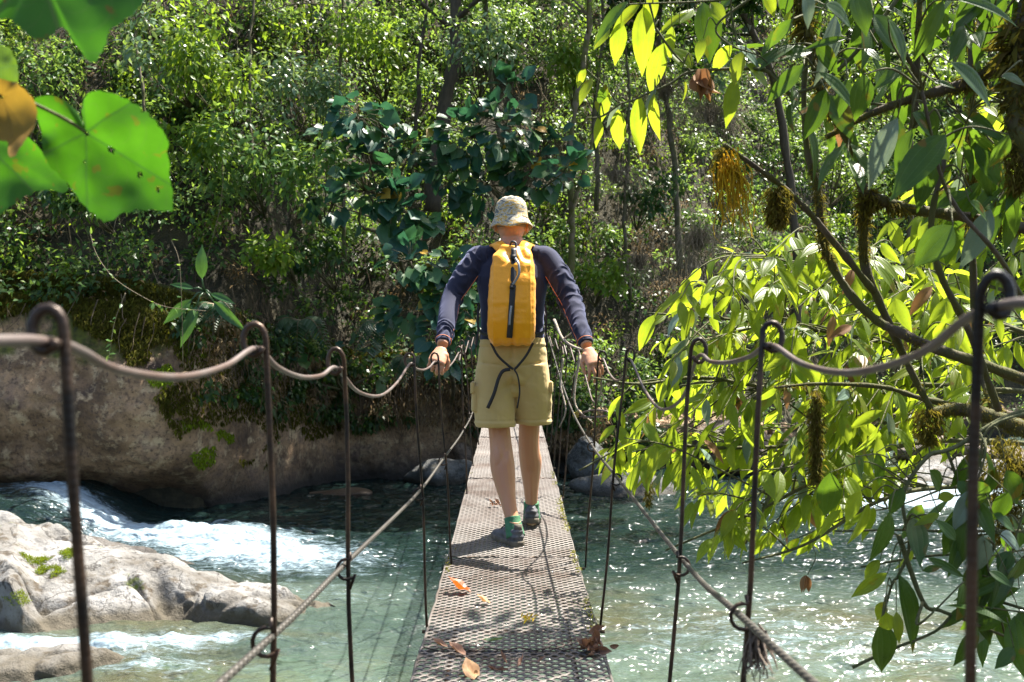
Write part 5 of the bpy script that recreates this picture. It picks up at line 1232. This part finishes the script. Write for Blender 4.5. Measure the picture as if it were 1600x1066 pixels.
tag(link('root_tassel', ribbons('tassel', b0, b0+np.stack([rs.normal(size=n)*.022+.02*ln/.2, rs.normal(size=n)*.02, -ln], 1), .0030, 0, m_tassel, n=7), m_tassel), 'bright yellow tassel of aerial roots dangling from the broken branch tip', 'roots')

# ---------------------------------------------------------------- generic leafy shrub with twigs into a region
def inpoly(pt, poly):
    x, y = pt; c = False; j = len(poly)-1
    for i in range(len(poly)):
        xi, yi = poly[i]; xj, yj = poly[j]
        if (yi > y) != (yj > y) and x < (xj-xi)*(y-yi)/(yj-yi)+xi: c = not c
        j = i
    return c
def leafy(root, limbs, poly, d0, d1, ntw, seed, m, L=(.12,.19), wr=(.30,.42), span=(.35,.8), extra=None, r0=.013, pair=8, away=True, grey=.05, brown=.02, T=LONG):
    rs = np.random.RandomState(seed); Q = []
    for pts in limbs:
        mb = MB(); q, r = limbtube(mb, pts, r0, r0*.3, 7); mb.build('branch', m_twig, root); Q.append(q)
    Q = np.concatenate(Q+([extra] if extra is not None else [])); tw = MB(); O, D, N = [], [], []
    xs_ = [p[0] for p in poly]; ys_ = [p[1] for p in poly]; k = 0
    while k < ntw:
        px, py = rs.uniform(min(xs_), max(xs_)), rs.uniform(min(ys_), max(ys_))
        if not inpoly((px, py), poly): continue
        k += 1; d = rs.uniform(d0, d1); e = P(px, py, d)
        want = e+np.array([rs.uniform(*span), 0, rs.uniform(-.1,.35)])*1.0
        i = np.linalg.norm((Q-want)*[1,.6,1], axis=1).argmin(); s = Q[i]
        md = s*.45+e*.55+np.array([0,0,.10*np.linalg.norm(e-s)])+rs.normal(size=3)*.05
        q = spline([s, md, e], 7); tw.tube(q, np.linspace(.0048,.0018,len(q)), 5)
        T_ = unit(np.gradient(q, axis=0)); ll = np.concatenate([[0], np.cumsum(np.linalg.norm(np.diff(q, axis=0), axis=1))]); tot = ll[-1]
        span_ = min(tot*.85, .085*pair*.5); npair = max(2, int(span_/.062)); 
        for j in range(npair):
            s_ = tot-span_*j/npair; a = np.array([np.interp(s_, ll, q[:, c]) for c in range(3)]); tg = np.array([np.interp(s_, ll, T_[:, c]) for c in range(3)])
            sd = unit(np.cross(tg, [0,0,1.]))
            for sg in ((0,) if j == 0 else (-1, 1)):
                if rs.rand() < .24: continue
                v = tg*rs.uniform(.3,.9)+sd*sg*rs.uniform(.5,1.0)+np.array([0,0,-rs.uniform(.35,1.25)])+rs.normal(size=3)*.32
                O.append(a+unit(v)*.012); D.append(v); N.append(np.array([rs.normal()*.7, -.55+rs.normal()*.6, 1.]))
    tw.build('twigs', m_twig, root)
    O, D, N = np.array(O), np.array(D), np.array(N); n = len(O); LL = rs.uniform(L[0], L[1], n); W_ = rs.uniform(wr[0], wr[1], n); u = rs.rand(n)
    for nm, msk, mm_ in (('leaves', u > grey+brown, m), ('pale_leaves', u < grey, m_grey), ('dead_leaves', (u >= grey) & (u <= grey+brown), m_old)):
        if msk.sum() > 0: link(nm, leaf_mesh(nm, O[msk], D[msk], N[msk], LL[msk], W_[msk], T), mm_, root)
leafy(mt, [], [(1180,-60),(1640,-60),(1640,330),(1500,360),(1400,300),(1300,260),(1210,120)], 2.9, 3.5, 46, 31, m_dark, span=(-.2,.3), L=(.13,.21), wr=(.28,.38), pair=5, extra=allq)
leafy(mt, [[(1980,-420,3.3),(1700,-330,3.8),(1450,-260,4.0),(1250,-230,4.1),(1130,-210,4.1)]], [(980,-330),(1380,-340),(1380,-150),(1000,-130)], 3.9, 4.6, 46, 33, m_dark, span=(0,.3), L=(.14,.2), pair=6)  # unseen bough above the view, added to cast leaf shade on the deck
lime = empty('leafy_shrub', (3.6, 5.0, -1.2), label='bright lime green backlit shrub spreading its long leaves over the river beside the right cable', cat='shrub', group='shrubs on the right bank')
mb = MB(); sq = spline([(3.6,5.0,-1.4),(3.1,4.8,-.4),(2.7,4.6,.4),(2.65,4.5,1.2)], 6); mb.tube(sq, np.linspace(.06,.03,len(sq)), 9); mb.build('trunk', m_bough, lime)
LB = [[(1720,640,4.5),(1480,560,4.4),(1300,520,4.3),(1150,500,4.25),(1012,489,4.2)], [(1720,620,4.6),(1400,600,4.5),(1250,612,4.4),(1100,590,4.3),(1000,600,4.2),(925,590,4.2)],
 [(1720,660,4.6),(1450,645,4.5),(1300,690,4.4),(1120,700,4.3),(1000,690,4.2),(905,735,4.1)], [(1720,700,4.5),(1450,690,4.4),(1300,740,4.2),(1180,800,4.1),(1040,860,4.0)],
 [(1400,640,4.4),(1260,690,4.2),(1190,800,4.0),(1165,850,4.0)], [(1720,560,4.7),(1450,470,4.6),(1300,430,4.5),(1200,400,4.4)], [(1720,760,4.3),(1500,760,4.3),(1380,780,4.2),(1260,850,4.1),(1160,880,4.1)]]
PL = [(1000,470),(1060,440),(1160,390),(1300,380),(1420,380),(1530,440),(1560,560),(1500,700),(1400,720),(1330,800),(1240,850),(1180,870),(1120,860),(1060,780),(960,740),(910,735),(1000,650),(1010,560)]
leafy(lime, LB, PL, 3.6, 5.4, 250, 11, m_lime, span=(.1,.6), L=(.09,.165), wr=(.27,.38))
far = empty('leafy_shrub', (5.4, 7.6, -1.0), label='light green leafy shrub farther back on the right bank, behind the mossy boughs', cat='shrub', group='shrubs on the right bank')
mb = MB(); sq = spline([(5.4,7.6,-1.6),(5.0,7.3,.3),(4.6,7.0,1.8),(4.5,6.9,3.2)], 6); mb.tube(sq, np.linspace(.07,.03,len(sq)), 9); mb.build('trunk', m_bough, far)
leafy(far, [[(1830,430,7.0),(1700,380,7.0),(1560,330,7.0),(1440,300,7.0)],[(1830,330,7.2),(1650,200,7.2),(1520,140,7.2)],[(1830,560,6.8),(1650,480,6.8),(1480,430,6.8),(1350,400,6.8)]],
      [(1440,200),(1620,110),(1640,500),(1450,480),(1330,420),(1400,330)], 6.6, 7.8, 50, 12, m_lime, span=(.3,.9), L=(.15,.25), r0=.02)
# ---------------------------------------------------------------- hanging spray at the top, bottom right spray
spray = empty('overhanging_branch', tuple(P(1700,-260,3.0)), label='thin branch of translucent yellow green leaves hanging above and right of the man', cat='branch', group='leafy branches hanging in from the right')
TWS = [[(1700,-260,3.0),(1500,-120,3.0),(1330,90,3.0),(1240,146,3.0),(1200,112,3.0),(1150,108,3.0),(1080,112,3.0),(1050,129,3.0),(1020,143,3.0),(971,161,3.0),(949,139,3.0),(917,109,3.0)],
       [(1500,-120,3.0),(1300,-40,2.98),(1180,-8,2.95),(1100,2,2.95),(1000,6,2.95),(975,8,2.95)], [(1180,-8,2.95),(1120,40,2.97),(1140,70,2.97),(1190,90,2.98),(1215,122,3.0)],
       [(971,161,3.0),(940,182,3.0),(915,184,3.0)], [(1025,45,2.96),(1050,80,2.98),(1080,112,3.0)], [(1015,6,2.95),(1025,45,2.96)], [(1160,-5,2.9),(1142,2,2.93),(1148,50,2.95),(1152,70,2.95)]]
mb = MB(); SQ = []
for k, t_ in enumerate(TWS): q, r = limbtube(mb, t_, .008 if k == 0 else .004, .002, 6); SQ.append(q)
mb.build('branch', m_twig, spray)
SP = [(200,285,160,360,38),(228,325,170,415,42),(285,350,255,440,35),(300,385,265,500,36),(250,490,257,612,44),(350,430,275,528,26),(335,455,337,622,60),(425,395,415,635,66),(485,390,482,570,60),(495,365,430,500,28),(525,180,462,378,76),(445,25,435,288,86),(375,5,235,150,50),(350,90,320,255,66),(300,120,235,188,46),(430,10,305,122,46),(480,-30,462,95,60),(625,55,500,122,40),(560,110,540,240,50),(690,10,735,228,112),(645,285,556,190,70),(690,160,665,242,36),(720,10,778,80,50),(810,190,720,292,60),(850,215,812,335,56),(820,330,795,512,60),(870,270,985,352,62),(830,190,942,270,50),(1066,80,915,212,60),(1066,290,945,422,62),(610,330,622,432,24),(590,100,640,20,50),(940,-40,1000,60,60),(1000,-20,1060,90,60),(240,420,262,470,24)]
O, D, N, L, Wd = placed_leaves(SP, 840, 0, 2.665, 2.98, .04, 9)
stalks(O, np.concatenate(SQ), 'leaf_stalks', spray, r=.0018, wob=.02)
gk = np.array([i in (5, 9, 27) for i in range(len(O))]); dk = np.array([i in (12, 19, 28, 29, 2) for i in range(len(O))])
for nm, msk, mm_ in (('leaves', ~(gk | dk), m_lime), ('pale_leaves', gk, m_grey), ('dark_leaves', dk, m_dark)): link(nm, leaf_mesh(nm, O[msk], D[msk], N[msk], L[msk], Wd[msk], LONG), mm_, spray)
Vc, Fcx, Uc = tmpl_long(7, 12, .5, .9); rs = np.random.RandomState(3)
link('curled_leaf', leaf_mesh('c', P(1096,112,2.97)+rs.normal(size=(5,3))*.006, np.array([.25,0,-1])+rs.normal(size=(5,3))*.25, rs.normal(size=(5,3)), .085, .5, (Vc, Fcx, Uc)), m_old, spray)
low = empty('overhanging_branch', tuple(P(1800,700,2.6)), label='dark green leafy branches hanging low at the bottom right in front of the sparkling water', cat='branch', group='leafy branches hanging in from the right')
BR = [(430,110,415,322,90),(570,195,490,335,58),(600,250,548,448,72),(700,290,650,512,95),(655,510,582,592,46),(800,465,742,572,56),(690,570,528,672,56),(740,575,856,912,104),(660,790,692,1028,108),(685,750,702,852,50),(730,745,747,882,46),(680,700,638,782,50),(540,40,600,142,70),(640,20,668,172,50),(920,230,992,212,50),(925,300,828,346,34),(1180,90,1142,232,60),(1090,150,1112,305,90),(1060,290,933,482,92),(1120,400,1098,592,90),(1080,400,1150,560,80),(1240,580,1002,692,62),(1290,640,1068,692,58),(1180,690,1108,902,76),(1100,815,1008,992,62),(1265,910,1196,992,50),(1200,400,1330,455,62),(1170,300,1282,366,60),(1060,720,1100,782,36),(870,500,1048,582,42),(850,560,932,540,30),(760,180,700,300,60),(1010,150,1080,230,60),(1230,100,1300,260,80),(1250,470,1200,560,60),(1290,740,1330,860,80),(1150,560,1260,620,50),(880,100,960,200,50),(1000,420,930,330,50),(1300,500,1260,640,80),(1240,200,1180,330,70)]
LT = [[(1800,700,2.6),(1620,640,2.6),(1490,700,2.6),(1449,714,2.6),(1411,775,2.6),(1421,851,2.6),(1404,899,2.6),(1394,913,2.6),(1376,975,2.6)], [(1404,837,2.6),(1442,940,2.6),(1469,954,2.6),(1514,971,2.6),(1593,1002,2.6),(1780,1060,2.7)],
      [(1480,705,2.6),(1524,827,2.6),(1545,892,2.6),(1569,988,2.6)], [(1332,1043,2.6),(1390,1016,2.6),(1459,988,2.6),(1490,961,2.6),(1514,971,2.6)], [(1600,830,2.7),(1480,830,2.7),(1400,828,2.7),(1304,830,2.7)], [(1640,900,2.7),(1560,870,2.7),(1460,868,2.7),(1345,886,2.7)]]
mb = MB(); LQ = []
for k, t_ in enumerate(LT): q, r = limbtube(mb, t_, .007 if k < 2 else .0045, .003, 6); LQ.append(q)
q, r = limbtube(mb, [(1780,1060,2.7),(1950,1200,3.0),(2100,1400,3.6)], .008, .02, 7); q, r = limbtube(mb, [(1800,700,2.6),(1950,800,3.0),(2050,1300,3.7)], .008, .02, 7)
mb.build('branch', m_twig, low)
O, D, N, L, Wd = placed_leaves(BR, 1150, 700, 2.913, 2.55, .1, 19)
stalks(O, np.concatenate(LQ), 'leaf_stalks', low, r=.002, wob=.03)
gk = np.array([i in (19, 23, 26) for i in range(len(O))]); yk = np.array([i in (1, 2, 4, 5, 6, 10, 11, 14, 15, 9) for i in range(len(O))])
for nm, msk, mm_ in (('leaves', ~(gk | yk), m_dark), ('pale_leaves', gk, m_grey), ('lime_leaves', yk, m_lime)): link(nm, leaf_mesh(nm, O[msk], D[msk], N[msk], L[msk], Wd[msk], LONG), mm_, low)
leafy(low, [], [(1400,720),(1640,700),(1640,1040),(1540,1010),(1470,960),(1440,860)], 2.45, 2.9, 16, 35, m_dark, span=(-.1,.3), L=(.11,.17), pair=4, extra=np.concatenate(LQ))
tag(link('withered_leaf', leaf_mesh('w', P(1259,899,3.9)+np.zeros((3,3)), np.array([.1,0,-1])+rs.normal(size=(3,3))*.2, rs.normal(size=(3,3)), .07, .45, LONG), m_old, low), )
mb = MB(); mb.tube(spline([P(1262,898,3.9),P(1275,870,3.9),P(1270,850,3.95),P(1285,820,4.0)], 6), .0015, 5); mb.build('leaf_stalks', m_twig, lime)

# ---------------------------------------------------------------- large heart leaves close on the left
m_big = leaf_mat('big_leaf', [(.03,.12,.008),(.045,.15,.010)], (.09,.33,.01), .48, .4, veins='radial', spots=42)
m_bigd = leaf_mat('old_big_leaf', [(.18,.13,.02),(.22,.12,.03)], (.45,.30,.03), .4, .6, spots=22)
plant = empty('large_leaved_plant', (-1.0, 1.5, -.6), label='close large leaved plant at the left edge with one bright green heart shaped leaf', cat='plant')
def poly_leaf(pts, ctr, d, m, tilt, axis, seed, lab=None, curl=.02, holes=()):
    o = spline(np.array(pts+[pts[0]], float), 9)[:-1]; c = np.array(ctr, float); n = len(o); rs = np.random.RandomState(seed)
    V = []; U = []; ca, sa = math.cos(-axis), math.sin(-axis); sc = 1/np.abs(o-c).max()
    for r_ in np.linspace(.04, 1, 30):
        q = c+(o-c)*r_*(1+(.010*np.sin(np.arange(n)*1.1)[:, None]+.008*rs.normal(size=(n,1)))*(r_ > .97))
        w_ = P(0,0,1)*0; X_ = (q[:,0]-800)*d/F; Z_ = CAMZ-(q[:,1]-533)*d/F
        dx = (q-c)*sc; ax_ = dx[:,0]*ca-dx[:,1]*sa; ay = dx[:,0]*sa+dx[:,1]*ca
        Yd = d+tilt*dx[:,1]*.05-curl*(dx**2).sum(1)+.006*np.sin(np.arctan2(ay, ax_)*5+seed)*r_*r_-.0025*np.abs(np.sin(np.arctan2(ay,ax_)*3))*r_+.004*vnoise(np.stack([dx[:,0]*4, dx[:,1]*4, dx[:,0]*0+seed], 1))
        V.append(np.stack([X_, Yd, Z_], 1)); U.append(np.stack([.5+ay*.5, .17+ax_*.5], 1))
    k = len(V); Fc = [[i*n+j, i*n+(j+1) % n, (i+1)*n+(j+1) % n, (i+1)*n+j] for i in range(k-1) for j in range(n)]
    V = np.concatenate(V); U = np.concatenate(U); Fc = np.array(Fc)
    # close the middle with a fan
    cV = V[:n].mean(0); V = np.vstack([V, cV]); U = np.vstack([U, [.5,.17]]); Fc = np.vstack([Fc, [[len(V)-1, (j+1) % n, j, len(V)-1] for j in range(n)]][0:1]) if False else Fc
    for hx, hy, hr in holes:
        h_ = P(hx, hy, d); cc = V[Fc].mean(1); Fc = Fc[np.hypot(cc[:,0]-h_[0], cc[:,2]-h_[2]) > hr*d/F]
    lf = link('leaf', raw_mesh('leaf', V[:-1], Fc, uv=U[:-1]), m, plant)
    if lab: lf['label'] = lab
    return lf
big = poly_leaf([(133,192),(130,172),(150,153),(180,151),(205,160),(235,178),(255,199),(272,224),(267,270),(270,326),(238,328),(200,331),(165,346),(145,336),(120,314),(100,288),(80,262),(68,230),(64,198),(68,163),(98,157),(120,172),(128,190)], (133,207), 1.25, m_big, .6, .55, 1, 'bright green heart shaped leaf with small holes', holes=[(172,233,5),(216,272,4.5),(246,297,4.5),(128,252,2.5),(232,180,2.5)])
poly_leaf([(-70,-80),(245,-80),(228,28),(190,60),(162,108),(132,80),(105,48),(80,74),(52,58),(20,35),(-70,28)], (60,-50), 1.12, m_big, -.4, 1.2, 2, 'blurred green leaf hanging from the top edge')
poly_leaf([(-70,190),(30,205),(80,250),(112,300),(70,298),(40,310),(0,338),(-70,345)], (-30,215), 1.34, m_big, .3, .8, 3)
poly_leaf([(-50,128),(20,128),(44,142),(64,168),(68,205),(60,250),(46,256),(22,226),(-20,222),(-50,180)], (0,150), 1.18, m_bigd, .3, .9, 4, 'withered brown and yellow leaf', .05)
poly_leaf([(-70,75),(10,75),(38,100),(40,135),(10,148),(-70,150)], (-40,110), 1.3, m_dark, .1, 0, 5, 'dark shaded leaf behind the brown one')
mb = MB(); mb.tube(spline([P(-300,140,1.4),P(-60,110,1.25),P(55,163,1.22),P(105,188,1.235),P(134,207,1.243)], 7), .0022, 7)
for p_, q_ in ((P(60,-50,1.12), P(-250,60,1.3)), (P(-30,215,1.34), P(-280,180,1.4)), (P(0,150,1.18), P(-280,130,1.35)), (P(-40,110,1.3), P(-280,150,1.4))): mb.tube(spline([q_, (p_+q_)/2+[0,0,.03], p_], 6), .0025, 6)
mb.build('petiole', m_twig, plant)
mb = MB(); mb.tube(spline([(-1.0,1.5,-1.0),(-1.02,1.45,.2),tuple(P(-300,140,1.4)),tuple(P(-330,-200,1.4))], 8), np.linspace(.014,.006,25), 9); mb.build('stem', m_twig, plant)
